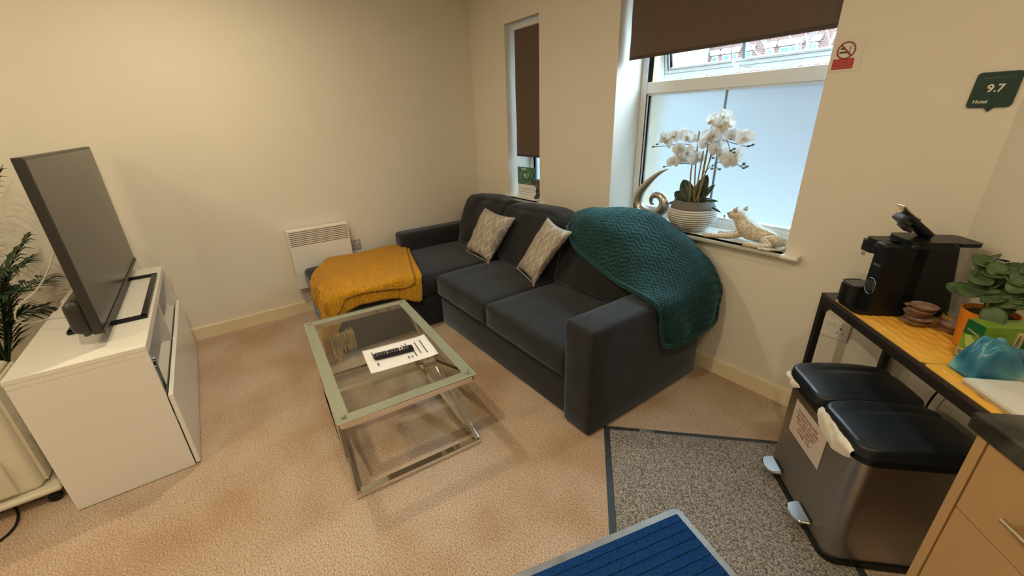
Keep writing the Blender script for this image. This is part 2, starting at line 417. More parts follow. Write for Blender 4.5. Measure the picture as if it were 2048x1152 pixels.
# ================================================================== the room
struct(MB().b2(-0.1, 5.9, -5.2, 0.0, -0.06, 0.0, 0.0005).build('floor', m_carpet))
struct(MB().b2(-0.1, 5.9, -5.2, 0.5, CEIL, CEIL + 0.08, 0.0005).build('ceiling', m_ceil))
struct(MB().b2(-0.15, 0.0, -5.2, 0.45, 0, CEIL, 0.0005).build('wall_left', m_wall))
struct(MB().b2(-0.1, 5.9, -5.2, -5.05, 0, CEIL, 0.0005).build('wall_front', m_wall))
struct(MB().b2(5.75, 5.9, -5.2, -2.2, 0, CEIL, 0.0005).build('wall_east', m_wall))
struct(MB().prism([(3.5, 0.0), (5.75, -2.25), (5.85, -2.15), (3.6, 0.1)], 0, CEIL).build('wall_right', m_wall))
# window wall with two deep openings
SX0, SX1, SZ1 = 0.543, 0.985, 2.217
BX0, BX1, BZ1 = 1.752, 2.912, 2.30
SILL = 0.835; TH = 0.34
w = MB()
for x0, x1, z0, z1 in [(-0.1, SX0, 0, CEIL), (SX0, SX1, 0, SILL - 0.028), (SX0, SX1, SZ1, CEIL), (SX1, BX0, 0, CEIL), (BX0, BX1, 0, SILL - 0.028), (BX0, BX1, BZ1, CEIL), (BX1, 3.62, 0, CEIL)]:
    w.add([(x, y, z) for z in (z0, z1) for y in (0.0, TH) for x in (x0, x1)], [(0, 2, 3, 1), (4, 5, 7, 6), (0, 1, 5, 4), (2, 6, 7, 3), (0, 4, 6, 2), (1, 3, 7, 5)])
struct(w.build('wall_back', m_wall, smooth=False))
# skirting boards with a small chamfered top
sk = [(0, 0), (0.016, 0), (0.016, 0.083), (0.009, 0.097), (0, 0.097)]
struct(MB().prism([(a, z) for a, z in sk], -3.9, -0.001, 'y').build('baseboard_left', m_skirt))
struct(MB().prism([(-a, z) for a, z in sk], 0.001, 3.49, 'x').build('baseboard_back', m_skirt))
rb = MB().prism([(2.475 - a, z) for a, z in sk], 2.48, 3.39, 'x').build('baseboard_right', m_skirt); rb.rotation_euler = (0, 0, KR); struct(rb)

# ---- window_1: the slim window by the corner
win = thing('window_1', None, None); win['kind'] = 'structure'
def sill(x0, x1, parent):
    prof = [(-0.042, SILL - 0.024)] + [(-0.042 - 0.012 * sin(a), SILL - 0.012 - 0.012 * cos(a)) for a in (0.5, 1.2, 1.9, 2.6)] + [(-0.040, SILL), (0.245, SILL), (0.245, SILL - 0.026)]
    a = MB().prism(prof, x0, x1, 'x')
    a.prism([p for p in prof if p[0] < -0.001] + [(-0.001, SILL), (-0.001, SILL - 0.026)], x0 - 0.075, x1 + 0.075, 'x')
    return a.build('window_sill', m_sill, parent)
sill(SX0, SX1, win)
f = MB()
FY0, FY1 = 0.25, 0.31
for a in [(SX0, SX0 + 0.05, SILL, SZ1), (SX1 - 0.05, SX1, SILL, SZ1)]: f.b2(a[0], a[1], FY0, FY1, a[2], a[3], 0.006)
f.b2(SX0 + 0.05, SX1 - 0.05, FY0, FY1, SILL, SILL + 0.05, 0.006); f.b2(SX0 + 0.05, SX1 - 0.05, FY0, FY1, SZ1 - 0.05, SZ1, 0.006)
f.build('window_frame', m_upvc, win)
MB().b2(SX0 + 0.05, SX1 - 0.05, 0.275, 0.283, SILL + 0.05, SZ1 - 0.05, 0.001).build('frosted_pane', m_frosted, win)
# ---- window_2: the big window
win = thing('window_2', None, None); win['kind'] = 'structure'
sill(BX0, BX1, win)
f = MB()
f.b2(BX0, BX0 + 0.048, FY0, FY1, SILL, BZ1, 0.006); f.b2(BX1 - 0.048, BX1, FY0, FY1, SILL, BZ1, 0.006)
f.b2(BX0 + 0.048, BX1 - 0.048, FY0, FY1, SILL, SILL + 0.045, 0.006); f.b2(BX0 + 0.048, BX1 - 0.048, FY0, FY1, BZ1 - 0.05, BZ1, 0.006)
f.b2(BX0 + 0.048, BX1 - 0.048, FY0, FY1, 1.628, 1.698, 0.006)
f.b2(BX0 + 0.048, BX1 - 0.048, FY0 - 0.012, FY0 + 0.004, SILL + 0.0, SILL + 0.014, 0.003)
f.build('window_frame', m_upvc, win)
g = MB()
for a in [(BX0 + 0.048, BX0 + 0.060, SILL + 0.045, 1.628), (BX1 - 0.060, BX1 - 0.048, SILL + 0.045, 1.628)]: g.b2(a[0], a[1], 0.262, 0.30, a[2], a[3], 0.002)
g.b2(BX0 + 0.06, BX1 - 0.06, 0.262, 0.30, SILL + 0.045, SILL + 0.057, 0.002); g.b2(BX0 + 0.06, BX1 - 0.06, 0.262, 0.30, 1.618, 1.628, 0.002)
g.build('glazing_bead', m_upvc, win)
MB().b2(BX0 + 0.05, BX1 - 0.05, 0.278, 0.284, SILL + 0.047, 1.626, 0.001).build('frosted_pane', m_frosted, win)
m_bar = mat('grey_glazing_bar', (0.24, 0.29, 0.31), 0.5)
MB().b2(2.334, 2.346, 0.266, 0.277, SILL + 0.057, 1.618, 0.002).build('glazing_bar', m_bar, win)
# top-hung sash, pushed open at the bottom
sash = thing('opening_sash', None, None, (0, 0.262, BZ1 - 0.05)); sash.parent = win; sash.rotation_euler = (radians(13), 0, 0)
H = -(BZ1 - 0.05 - 1.700)
f = MB(); sx0, sx1 = BX0 + 0.052, BX1 - 0.052
def sashframe(f, o, i, y0, y1, rr):
    f.b2(sx0 + o, sx0 + i, y0, y1, H + o, -o, rr); f.b2(sx1 - i, sx1 - o, y0, y1, H + o, -o, rr)
    f.b2(sx0 + i, sx1 - i, y0, y1, H + o, H + i, rr); f.b2(sx0 + i, sx1 - i, y0, y1, -i, -o, rr)
sashframe(f, 0, 0.032, 0.0, 0.055, 0.004); sashframe(f, 0.032, 0.052, 0.004, 0.050, 0.004); sashframe(f, 0.052, 0.066, 0.012, 0.045, 0.003)
f.build('sash_frame', m_upvc, sash)
MB().b2(sx0 + 0.064, sx1 - 0.064, 0.026, 0.030, H + 0.064, -0.064, 0.0005).build('clear_pane', m_glass, sash)
MB().b2(2.335, 2.353, 0.014, 0.025, H + 0.064, -0.064, 0.002).build('glazing_bar', m_bar, sash)
h = MB().b2(2.31, 2.335, -0.014, 0.0, H + 0.008, H + 0.05, 0.004)
h.tube(spline([(2.322, -0.014, H + 0.035), (2.322, -0.034, H + 0.045), (2.312, -0.045, H + 0.075), (2.303, -0.040, H + 0.12)], 10), [0.008, 0.008, 0.008, 0.008, 0.008, 0.007, 0.007, 0.007, 0.006, 0.005], 8, flat=0.7)
h.tube([(2.35, -0.004, H + 0.02), (2.40, -0.012, H + 0.012)], 0.005, 6)
h.build('sash_handle', m_upvc, sash)
# masonry seen past the open sash
struct(MB().b2(BX0 - 0.3, BX0 + 0.012, TH + 0.001, TH + 0.13, 0.6, 2.6, 0.004).build('trim_1', mat('cream_stone_jamb', (0.62, 0.47, 0.27), 0.8, var=0.1)))

# ---- outside: terrace of brick houses across the street, and a bare tree
bld = thing('brick_house', 'red brick terraced building with pale stone window heads, across the street outside', 'building', (0, 14.0, 0))
wb = MB().b2(-5.9, 4.0, 0, 0.4, -1.2, 9.0, 0.001); wb.build('brick_wall', m_brick, bld)
m_lint = mat('pale_stone', (0.30, 0.29, 0.27), 0.7); m_pane = mat('far_window_glass', (0.07, 0.11, 0.13), 0.3); m_plw = mat('white_paintwork', (0.30, 0.30, 0.30), 0.5)
for zrow in (2.60, 5.4):
    for (cx, wd) in [(-5.66, 0.26), (-5.10, 0.58), (-4.46, 0.26), (-3.77, 0.28), (-3.14, 0.66), (-2.50, 0.28), (-1.6, 0.6), (-0.8, 0.28), (0.2, 0.62), (1.2, 0.28)]:
        fr = MB().b2(cx - wd / 2, cx + wd / 2, -0.02, 0.05, zrow, zrow + 0.82, 0.004).build('window_surround', m_plw, bld)
        pn = MB()
        n = 2 if wd > 0.5 else 1
        for k in range(n):
            a = cx - wd / 2 + 0.05 + k * (wd - 0.04) / n
            pn.b2(a, a + (wd - 0.04) / n - 0.07, -0.03, 0.0, zrow + 0.07, zrow + 0.78, 0.001)
        pn.build('window_glass', m_pane, fr)
        MB().prism([(cx - wd / 2 - 0.04, zrow + 0.84), (cx + wd / 2 + 0.04, zrow + 0.84), (cx + wd / 2 + 0.10, zrow + 1.02), (cx - wd / 2 - 0.10, zrow + 1.02)], -0.05, 0.0, 'y').build('stone_window_head', m_lint, bld)
ch = thing('rendered_house', 'white rendered house with a small window, beside the brick building outside', 'building', (0, 13.6, 0))
MB().b2(-13.0, -5.95, 0, 0.5, -1.2, 8.5, 0.001).build('rendered_wall', mat('white_render', (0.34, 0.34, 0.32), 0.8, var=0.08), ch)
fr = MB().b2(-7.0, -6.1, -0.03, 0.02, 2.55, 3.1, 0.003).build('window_surround', m_plw, ch)
MB().b2(-6.93, -6.58, -0.05, 0, 2.6, 3.05, 0.001).b2(-6.52, -6.17, -0.05, 0, 2.6, 3.05, 0.001).build('window_glass', m_pane, fr)
MB().b2(-7.1, -6.0, -0.06, 0.0, 3.14, 3.2, 0.003).build('window_hood', mat('hood_paint', (0.35, 0.2, 0.22), 0.6), ch)
MB().tube([(-7.9, -0.06, 0), (-7.9, -0.06, 8)], 0.035, 8).build('drain_pipe', m_bar, ch)
struct(MB().b2(-14, 8, 0.5, 16, -1.3, -1.2, 0.001).build('ground', mat('street_asphalt', (0.18, 0.18, 0.18), 0.9, var=0.3)))
tr = MB(); rt = random.Random(4)
def branch(p, d, L, r, dep):
    q = p + d * L; m = (p + q) / 2 + Vector((rt.uniform(-1, 1), rt.uniform(-1, 1), rt.uniform(-1, 1))) * L * 0.07
    tr.tube([p, m, q], [r, r * 0.85, r * 0.65], 5)
    if dep:
        for k in range(3):
            dd = (d + Vector((rt.uniform(-.8, .8), rt.uniform(-.5, .5), rt.uniform(-.2, .6)))).normalized()
            branch(p + (q - p) * rt.uniform(0.55, 1), dd, L * rt.uniform(0.6, 0.78), r * 0.55, dep - 1)
branch(Vector((-0.55, 9.0, -1.2)), Vector((0, 0, 1)), 3.4, 0.055, 0)
for sg in ((-0.35, 0.1, 0.9), (0.25, 0, 0.95), (-0.05, -0.2, 1), (-0.7, 0, 0.7), (0.6, 0.1, 0.7)):
    branch(Vector((-0.55, 9.0, 1.5 + 0.3 * sg[2])), Vector(sg).normalized(), 1.2, 0.034, 3)
tag(tr.build('bare_tree', mat('grey_bark', (0.20, 0.17, 0.17), 0.9)), 'bare winter tree with thin grey branches in front of the brick building outside', 'tree')

# ---- roller blinds
def blind(x0, x1, z0, z1, label):
    b = thing('roller_blind', label, 'blind', ((x0 + x1) / 2, 0.08, z1))
    w2 = (x1 - x0) / 2; Hh = z1 - z0
    G = [[(-w2 + 2 * w2 * i / 12, 0.0015 * sin(i * 1.3 + j * 0.8), -Hh * j / 14) for j in range(15)] for i in range(13)]
    MB().grid(G).build('blind_fabric', m_blind, b, solid=0.0012)
    MB().b2(-w2, w2, -0.004, 0.004, -Hh - 0.006, -Hh + 0.012, 0.003).build('bottom_bar', mat('dark_blind_bar', (0.05, 0.035, 0.027), 0.5), b)
    MB().tube([(-w2, 0, 0.012), (w2, 0, 0.012)], 0.018, 16, M=None).build('roller_tube', m_upvc, b)
    return b
blind(1.778, 2.885, 1.826, 2.262, 'wide brown roller blind half down over the big window')
blind(0.572, 0.975, 1.195, 2.178, 'narrow brown roller blind pulled low over the slim corner window')

# ---- recessed ceiling lamps: these light the room
m_glow = mat('lamp_glow', (1, 0.9, 0.7), 0.5, emit=((1.0, 0.75, 0.45), 12))
for i, (x, y, p) in enumerate(LAMPS):
    t = thing('ceiling_light', 'round recessed spotlight set flush in the white ceiling', 'ceiling light', (x, y, CEIL), 0, 'recessed ceiling spotlights')
    MB().lathe([(0.052, -0.001), (0.052, -0.007), (0.040, -0.010), (0.036, -0.004), (0.036, -0.001)], 28).build('trim_ring', m_white, t)
    MB().lathe([(0.001, -0.002), (0.035, -0.002), (0.035, -0.004), (0.001, -0.004)], 24).build('bulb', m_glow, t)
    L = bpy.data.lights.new('lamp_light', 'AREA'); L.shape = 'DISK'; L.size = 0.075; L.energy = p; L.color = LCOL
    lo = bpy.data.objects.new('lamp_light', L); COL.objects.link(lo); lo.location = (0, 0, -0.014); lo.parent = t

# ================================================================== heater, sockets
t = thing('panel_heater', 'white electric panel heater on the wall behind the mustard throw', 'heater', (0, -1.622, 0.235))
MB().b2(0.018, 0.085, -0.238, 0.238, 0, 0.497, 0.008, seg=2).build('body', m_white, t)
MB().b2(0.001, 0.018, -0.16, 0.16, 0.05, 0.44, 0.002).build('wall_bracket', m_dark, t)
g = MB(); m_slot = mat('grille_shadow_gap', (0.16, 0.12, 0.08), 0.7)
for k in range(8): g.b2(0.0845, 0.0862, -0.228, 0.226, 0.368 + k * 0.0155, 0.3735 + k * 0.0155, 0.0005)
g.build('grille', m_slot, t)
def plate(name, label, cat, loc, wd, hh, m, rot, gangs, sw):
    t = thing(name, label, cat, loc, rot)
    MB().box((0, -0.005, 0), (wd / 2, 0.005, hh / 2), 0.003, seg=2).build('face_plate', m, t)
    for gx in gangs:
        h = MB().b2(gx - 0.003, gx + 0.003, -0.0108, -0.0095, 0.008, 0.017, 0.0005)
        for s_ in (-0.011, 0.011): h.b2(gx + s_ - 0.0035, gx + s_ + 0.0035, -0.0108, -0.0095, -0.013, -0.009, 0.0005)
        h.build('pin_holes', m_black, t)
    for gx in sw: MB().b2(gx - 0.006, gx + 0.006, -0.0125, -0.009, 0.014, 0.031, 0.002).build('switch', m_socket, t)
    return t
t = plate('fused_switch', 'grey square fused switch plate on the wall right of the panel heater', 'switch', (0.0, -1.330, 0.506), 0.088, 0.088, m_socketg, radians(90), [], [0.014])
MB().b2(-0.028, -0.018, -0.011, -0.0095, -0.004, 0.004, 0.0005).b2(0.026, 0.033, -0.011, -0.0095, 0.0, 0.005, 0.0005).b2(-0.006, 0.012, -0.011, -0.0095, 0.03, 0.036, 0.0005).build('indicator', m_dark, t)
plate('wall_socket', 'white double wall socket seen through the black console table legs', 'socket', (3.178, 0.0, 0.516), 0.158, 0.088, m_socket, 0, [-0.045, 0.045], [-0.012, 0.012])

# ================================================================== signs
t = thing('no_smoking_sign', 'red no smoking sign on the wall beside the big window', 'sign', (2.962, -0.0005, 1.705))
MB().b2(-0.047, 0.062, -0.0012, 0, -0.062, 0.062, 0.0005).build('clear_backing', m_acr, t)
G = [[(0.002 + r * cos(2 * pi * i / 40), -0.0024, 0.016 + r * sin(2 * pi * i / 40)) for r in (0.0275, 0.0325)] for i in range(41)]
MB().grid(G).build('prohibition_ring', m_dred, t, solid=0.0012)
MB().bar((-0.018, -0.0024, 0.037), (0.022, -0.0024, -0.005), 0.0055, 0.0012, up=(0, 1, 0)).build('prohibition_bar', m_dred, t)
c = MB().b2(-0.021, 0.010, -0.0024, -0.0014, 0.006, 0.012, 0.0003).b2(0.012, 0.016, -0.0024, -0.0014, 0.006, 0.012, 0.0003)
c.tube([(0.014, -0.0022, 0.014), (0.017, -0.0022, 0.020), (0.012, -0.0022, 0.024), (0.018, -0.0022, 0.030)], 0.0011, 5)
c.b2(-0.019, -0.001, -0.0024, -0.0014, 0.020, 0.026, 0.0003)
c.build('cigarette_symbol', m_ink, t)
MB().b2(-0.037, 0.037, -0.0028, -0.001, -0.053, -0.014, 0.0008).build('red_panel', m_red, t)
text('lettering', 'No smoking\nor vaping in\nthese premises', 0.0115, m_pink, t, (0, -0.0032, -0.0335), (pi / 2, 0, 0), space=0.95)
t = thing('hotel_sign', 'dark green speech bubble sign reading 9.7 Hotel on the wall above the coffee machine', 'sign', (3.430, -0.0005, 1.545))
pl = []
for cx, cz, a0 in ((0.042, 0.044, 0), (-0.042, 0.044, 90), (-0.046, -0.048, 180)):
    pl += [(cx + 0.012 * cos(radians(a0 + q)), cz + 0.010 * sin(radians(a0 + q))) for q in (0, 30, 60, 90)]
pl += [(-0.012, -0.058), (0.000, -0.072), (0.012, -0.058)] + [(0.040 + 0.012 * cos(radians(270 + q)), -0.046 + 0.012 * sin(radians(270 + q))) for q in (0, 30, 60, 90)]
MB().prism(pl, -0.006, 0, 'y').build('plaque', m_green, t)
text('score', '9.7', 0.034, m_offw, t, (0.0, -0.0068, 0.002), (pi / 2, 0, 0), bold=0.0008)
text('kind_line', 'Hotel', 0.0155, m_offw, t, (-0.026, -0.0068, -0.039), (pi / 2, 0, 0), bold=0.0003)
text('name_line', 'Hotelwinner 2020', 0.0105, m_dimw, t, (0.002, -0.0068, 0.036), (pi / 2, 0, 0))

# ================================================================== corner sofa
t = thing('corner_sofa', 'charcoal fabric corner sofa with a chaise along the left wall', 'sofa', (1.35, -0.6, 0))
def sof(name, x0, x1, y0, y1, z0, z1, r=0.03, k=6, puff=0.0, lean=0.0, wr=0.0, seed=0):
    def fn(P):
        q = Vector(P); zc = (z1 - z0) / 2
        if wr:
            q += Vector((noise.noise(P * 7 + Vector((seed, 0, 0))), noise.noise(P * 7 + Vector((0, seed, 3))), noise.noise(P * 6 + Vector((5, 0, seed))))) * wr
        q.y += lean * (q.z + zc) / (z1 - z0)
        return q
    return MB().b2(x0 - 1.35, x1 - 1.35, y0 + 0.6, y1 + 0.6, z0, z1, r, k=k, seg=3, puff=puff, fn=fn).build(name, m_sofa, t, sharp=0)
sof('base_frame', 0.965, 2.42, -1.005, -0.11, 0.005, 0.25, 0.015, 2)
sof('chaise_base', 0.115, 0.965, -1.795, -0.11, 0.005, 0.26, 0.02, 2)
sof('chaise_cushion', 0.11, 0.972, -1.805, -0.36, 0.262, 0.425, 0.035, 12, 0.010, wr=0.006, seed=2)
sof('seat_cushion', 0.972, 1.662, -1.035, -0.34, 0.252, 0.418, 0.028, 10, 0.008, wr=0.005, seed=4)
sof('seat_cushion', 1.664, 2.412, -1.035, -0.34, 0.252, 0.418, 0.028, 10, 0.008, wr=0.005, seed=6)
sof('back_frame', 0.12, 2.408, -0.25, -0.095, 0.01, 0.74, 0.02, 3)
sof('armrest', 2.410, 2.600, -1.040, -0.10, 0.005, 0.600, 0.022, 6, 0.004)
sof('armrest', 0.10, 0.275, -1.000, -0.10, 0.20, 0.585, 0.035, 6, 0.004)
for i, (a, b_) in enumerate([(0.280, 0.925), (0.930, 1.655), (1.660, 2.405)]):
    sof('back_cushion', a, b_, -0.47, -0.27, 0.425, 0.850, 0.042, 12, 0.028, lean=0.150, wr=0.018, seed=10 + i * 3)

# scatter cushions leaning on the back: woven beige with stitched diamonds
def cushion_mat():
    m, nt, b = node_mat('beige_cushion_weave', 0.8, 0.2)
    uv = nt.nodes.new('ShaderNodeUVMap'); uv.uv_map = 'uv'
    sp = nt.nodes.new('ShaderNodeSeparateXYZ'); nt.links.new(uv.outputs[0], sp.inputs[0])
    def math_(op, a, b_=None, c=None):
        n = nt.nodes.new('ShaderNodeMath'); n.operation = op
        for i, x in enumerate((a, b_, c)):
            if x is None: continue
            if isinstance(x, (int, float)): n.inputs[i].default_value = x
            else: nt.links.new(x, n.inputs[i])
        return n.outputs[0]
    x, y = sp.outputs[0], sp.outputs[1]
    def fam(sx, sy, k, w):
        s_ = math_('ADD', math_('MULTIPLY', x, sx * k), math_('MULTIPLY', y, sy * k))
        fr = math_('ABSOLUTE', math_('SUBTRACT', math_('FRACT', s_), 0.5))
        return math_('LESS_THAN', fr, w)
    l1 = fam(1.0, 0.62, 5.2, 0.035); l2 = fam(1.0, -0.62, 5.2, 0.035); l3 = fam(1.0, 0.62, 5.2 / 1.0, 0.035)
    # broken up along the line so the lozenges open and close
    g1 = math_('GREATER_THAN', math_('FRACT', math_('MULTIPLY', math_('SUBTRACT', math_('MULTIPLY', x, 1.0), math_('MULTIPLY', y, 0.62)), 2.6)), 0.30)
    g2 = math_('GREATER_THAN', math_('FRACT', math_('MULTIPLY', math_('ADD', math_('MULTIPLY', x, 1.0), math_('MULTIPLY', y, 0.62)), 2.6)), 0.35)
    ln = math_('MAXIMUM', math_('MULTIPLY', l1, g1), math_('MULTIPLY', l2, g2))
    side = math_('GREATER_THAN', x, 0.28)
    ln = math_('MULTIPLY', ln, side)
    n = nt.nodes.new('ShaderNodeTexNoise'); n.inputs['Scale'].default_value = 55; n.inputs['Detail'].default_value = 4
    mp = nt.nodes.new('ShaderNodeMapping'); mp.inputs['Scale'].default_value = (1, 5, 1); nt.links.new(uv.outputs[0], mp.inputs[0]); nt.links.new(mp.outputs[0], n.inputs[0])
    rp = nt.nodes.new('ShaderNodeValToRGB'); rp.color_ramp.elements[0].color = (0.30, 0.265, 0.225, 1); rp.color_ramp.elements[1].color = (0.46, 0.42, 0.365, 1)
    rp.color_ramp.elements[0].position = 0.3; rp.color_ramp.elements[1].position = 0.7
    nt.links.new(n.outputs[0], rp.inputs[0])
    mx = nt.nodes.new('ShaderNodeMixRGB'); nt.links.new(ln, mx.inputs[0]); nt.links.new(rp.outputs[0], mx.inputs[1]); mx.inputs[2].default_value = (0.78, 0.74, 0.68, 1)
    nt.links.new(mx.outputs[0], b.inputs['Base Color'])
    bp = nt.nodes.new('ShaderNodeBump'); bp.inputs['Strength'].default_value = 0.4; bp.inputs['Distance'].default_value = 0.003
    nt.links.new(n.outputs[0], bp.inputs['Height']); nt.links.new(bp.outputs[0], b.inputs['Normal'])
    return m
m_cush = cushion_mat()
def pillow(label, c4, nrm, seed, thick=0.075):
    # c4: bottom-left, bottom-right, top-right, top-left corners
    P = [Vector(p) for p in c4]; base = (P[0] + P[1]) / 2
    t = thing('scatter_cushion', label, 'cushion', base, 0, 'beige diamond cushions on the sofa')
    nv = Vector(nrm).normalized(); N = 34
    for sgn, nm in ((1, 'cover_front'), (-1, 'cover_back')):
        G = []
        for i in range(N + 1):
            row = []
            for j in range(N + 1):
                u, v = i / N, j / N
                p = (P[0] * (1 - u) + P[1] * u) * (1 - v) + (P[3] * (1 - u) + P[2] * u) * v
                uu, vv = 2 * u - 1, 2 * v - 1
                ctr = (P[0] + P[1] + P[2] + P[3]) / 4
                pin = 0.10 * ((1 - uu * uu) * abs(vv) ** 3 + (1 - vv * vv) * abs(uu) ** 3)
                p = p + (ctr - p) * pin
                h = max(0.0, (1 - uu ** 4) * (1 - vv ** 4)) ** 0.55
                edge = (abs(uu) ** 6 + abs(vv) ** 6)
                wrk = noise.noise(Vector((u * 5 + seed, v * 5, sgn * 2))) * 0.016 + noise.noise(Vector((u * 13, v * 4 + seed, sgn))) * 0.006 * (1 + edge)
                p = p + nv * (sgn * thick * h + wrk * min(1, h * 2)) - base
                row.append(tuple(p))
            G.append(row)
        MB().grid(G).build(nm, m_cush, t, sharp=0)
    MB().tube([P[0] - base, P[1] - base, P[2] - base, P[3] - base][:2], 0.004, 6).build('zip_edge', m_cush, t)
    tm = MB(); c0 = P[1] - base
    for k in range(10): tm.tube([c0, c0 + Vector((random.uniform(-.012, .012), random.uniform(-.02, 0), random.uniform(-.018, -.002)))], 0.0016, 4)
    tm.build('corner_tuft', m_fringe, t)
pillow('beige cushion with stitched diamonds on the sofa, nearer the corner of the room', [(0.640, -0.560, 0.435), (1.040, -0.585, 0.432), (1.195, -0.420, 0.800), (0.770, -0.425, 0.820)], (0.30, -0.85, 0.42), 1)
pillow('beige cushion with stitched diamonds on the sofa, nearer the teal throw', [(1.300, -0.500, 0.440), (1.640, -0.600, 0.432), (1.850, -0.450, 0.820), (1.560, -0.410, 0.865)], (0.45, -0.80, 0.38), 5)

# ================================================================== teal throw over the sofa back and arm
def chevron(k1, k2, amp):
    def fn(u, v, p):
        z = abs(((u * k1) % 1.0) - 0.5) * 2
        w_ = sin((v * k2 + z * 1.0) * 2 * pi)
        groove = -0.6 if abs(((u * k1 * 2) % 1.0) - 0.5) > 0.44 else 0
        return amp * (w_ * 0.5 + groove) + noise.noise(Vector(p) * 8) * 0.010
    return fn
def teal():
    m, nt, b = node_mat('teal_plush', 0.75, 0.3)
    uv = nt.nodes.new('ShaderNodeUVMap'); uv.uv_map = 'uv'; sp = nt.nodes.new('ShaderNodeSeparateXYZ'); nt.links.new(uv.outputs[0], sp.inputs[0])
    def M_(op, a, b_=None):
        n = nt.nodes.new('ShaderNodeMath'); n.operation = op
        for i, x in enumerate((a, b_)):
            if x is None: continue
            if isinstance(x, (int, float)): n.inputs[i].default_value = x
            else: nt.links.new(x, n.inputs[i])
        return n.outputs[0]
    z = M_('MULTIPLY', M_('ABSOLUTE', M_('SUBTRACT', M_('FRACT', M_('MULTIPLY', sp.outputs[0], 22.0)), 0.5)), 2.0)
    wv = M_('SINE', M_('MULTIPLY', M_('ADD', M_('MULTIPLY', sp.outputs[1], 36.0), z), 2 * pi))
    n = nt.nodes.new('ShaderNodeTexNoise'); n.inputs['Scale'].default_value = 40; nt.links.new(uv.outputs[0], n.inputs[0])
    s_ = M_('ADD', M_('MULTIPLY', wv, 0.30), n.outputs[0])
    rp = nt.nodes.new('ShaderNodeValToRGB'); rp.color_ramp.elements[0].position = 0.30; rp.color_ramp.elements[1].position = 0.80
    rp.color_ramp.elements[0].color = (0.0008, 0.014, 0.017, 1); rp.color_ramp.elements[1].color = (0.005, 0.070, 0.080, 1)
    nt.links.new(s_, rp.inputs[0]); nt.links.new(rp.outputs[0], b.inputs['Base Color'])
    b.inputs['Sheen Weight'].default_value = 0.5; b.inputs['Sheen Roughness'].default_value = 0.4; b.inputs['Sheen Tint'].default_value = (0.35, 0.9, 0.95, 1)
    return m
m_teal = teal()
C = [
 [(1.62, -0.07, 0.62), (1.63, -0.10, 0.84), (1.645, -0.19, 0.885), (1.655, -0.275, 0.845), (1.675, -0.33, 0.79)],
 [(1.78, -0.06, 0.60), (1.78, -0.08, 0.87), (1.80, -0.19, 0.925), (1.81, -0.335, 0.875), (1.84, -0.435, 0.73)],
 [(1.98, -0.05, 0.58), (1.98, -0.06, 0.88), (2.00, -0.19, 0.950), (2.02, -0.390, 0.880), (2.06, -0.485, 0.67)],
 [(2.20, -0.045, 0.56), (2.20, -0.045, 0.875), (2.22, -0.19, 0.940), (2.24, -0.420, 0.835), (2.29, -0.535, 0.63)],
 [(2.40, -0.04, 0.52), (2.41, -0.04, 0.79), (2.43, -0.19, 0.845), (2.44, -0.39, 0.75), (2.45, -0.58, 0.632)],
 [(2.55, -0.035, 0.48), (2.56, -0.035, 0.69), (2.565, -0.18, 0.735), (2.56, -0.36, 0.665), (2.555, -0.60, 0.625)],
 [(2.625, -0.035, 0.42), (2.640, -0.04, 0.58), (2.650, -0.17, 0.63), (2.640, -0.36, 0.60), (2.612, -0.575, 0.580)],
 [(2.635, -0.04, 0.38), (2.652, -0.05, 0.46), (2.668, -0.17, 0.48), (2.655, -0.36, 0.47), (2.625, -0.55, 0.45)],
 [(2.637, -0.045, 0.35), (2.655, -0.06, 0.355), (2.662, -0.17, 0.350), (2.655, -0.34, 0.335), (2.632, -0.50, 0.345)]]
t = thing('throw', 'dark teal plush throw with a zigzag weave, over the sofa back and right arm', 'throw', (2.3, -0.3, 0.5))
def sh(C, d): return [[(p[0] - d[0], p[1] - d[1], p[2] - d[2]) for p in row] for row in C]
def tf(u, v, p):
    base = chevron(22, 36, 0.0035)(u, v, p)
    fold = 0.012 * sin(v * 17 + u * 3) * max(0, u - 0.62) * 2.6
    return base + fold
MB().grid(surf(sh(C, (2.3, -0.3, 0.5)), 200, 230, tf)).build('woven_panel', m_teal, t, sharp=0, solid=0.010)
hem = [C[i][4] for i in range(9)] + [C[8][k] for k in (3, 2, 1, 0)]
for off in (0.0, 0.016):
    MB().tube([tuple(p + Vector((0.004, -0.004 + off * -0.3, off))) for p in spline([Vector(q) - Vector((2.3, -0.3, 0.5)) for q in hem], 90)], 0.0075, 8).build('rolled_hem', m_teal, t, sharp=0)
C2 = [[(2.612, -0.08, 0.46), (2.618, -0.25, 0.46), (2.612, -0.44, 0.45)], [(2.618, -0.085, 0.36), (2.630, -0.24, 0.34), (2.616, -0.42, 0.35)], [(2.620, -0.10, 0.315), (2.632, -0.24, 0.295), (2.618, -0.385, 0.290)]]
MB().grid(surf(sh(C2, (2.3, -0.3, 0.5)), 24, 40, lambda u, v, p: 0.004 * sin(v * 30))).build('under_layer', m_teal, t, sharp=0, solid=0.008)
# loose corner lying on the window sill
MB().grid(surf([[(-0.47 + 0.045 * i, 0.262 + 0.03 * j, 0.345 + 0.028 * sin(i * 1.4) * sin(j * 1.2 + .4)) for j in range(4)] for i in range(4)], 24, 24, lambda u, v, p: 0.003 * sin(u * 30))).build('loose_corner', m_teal, t, sharp=0, solid=0.01)

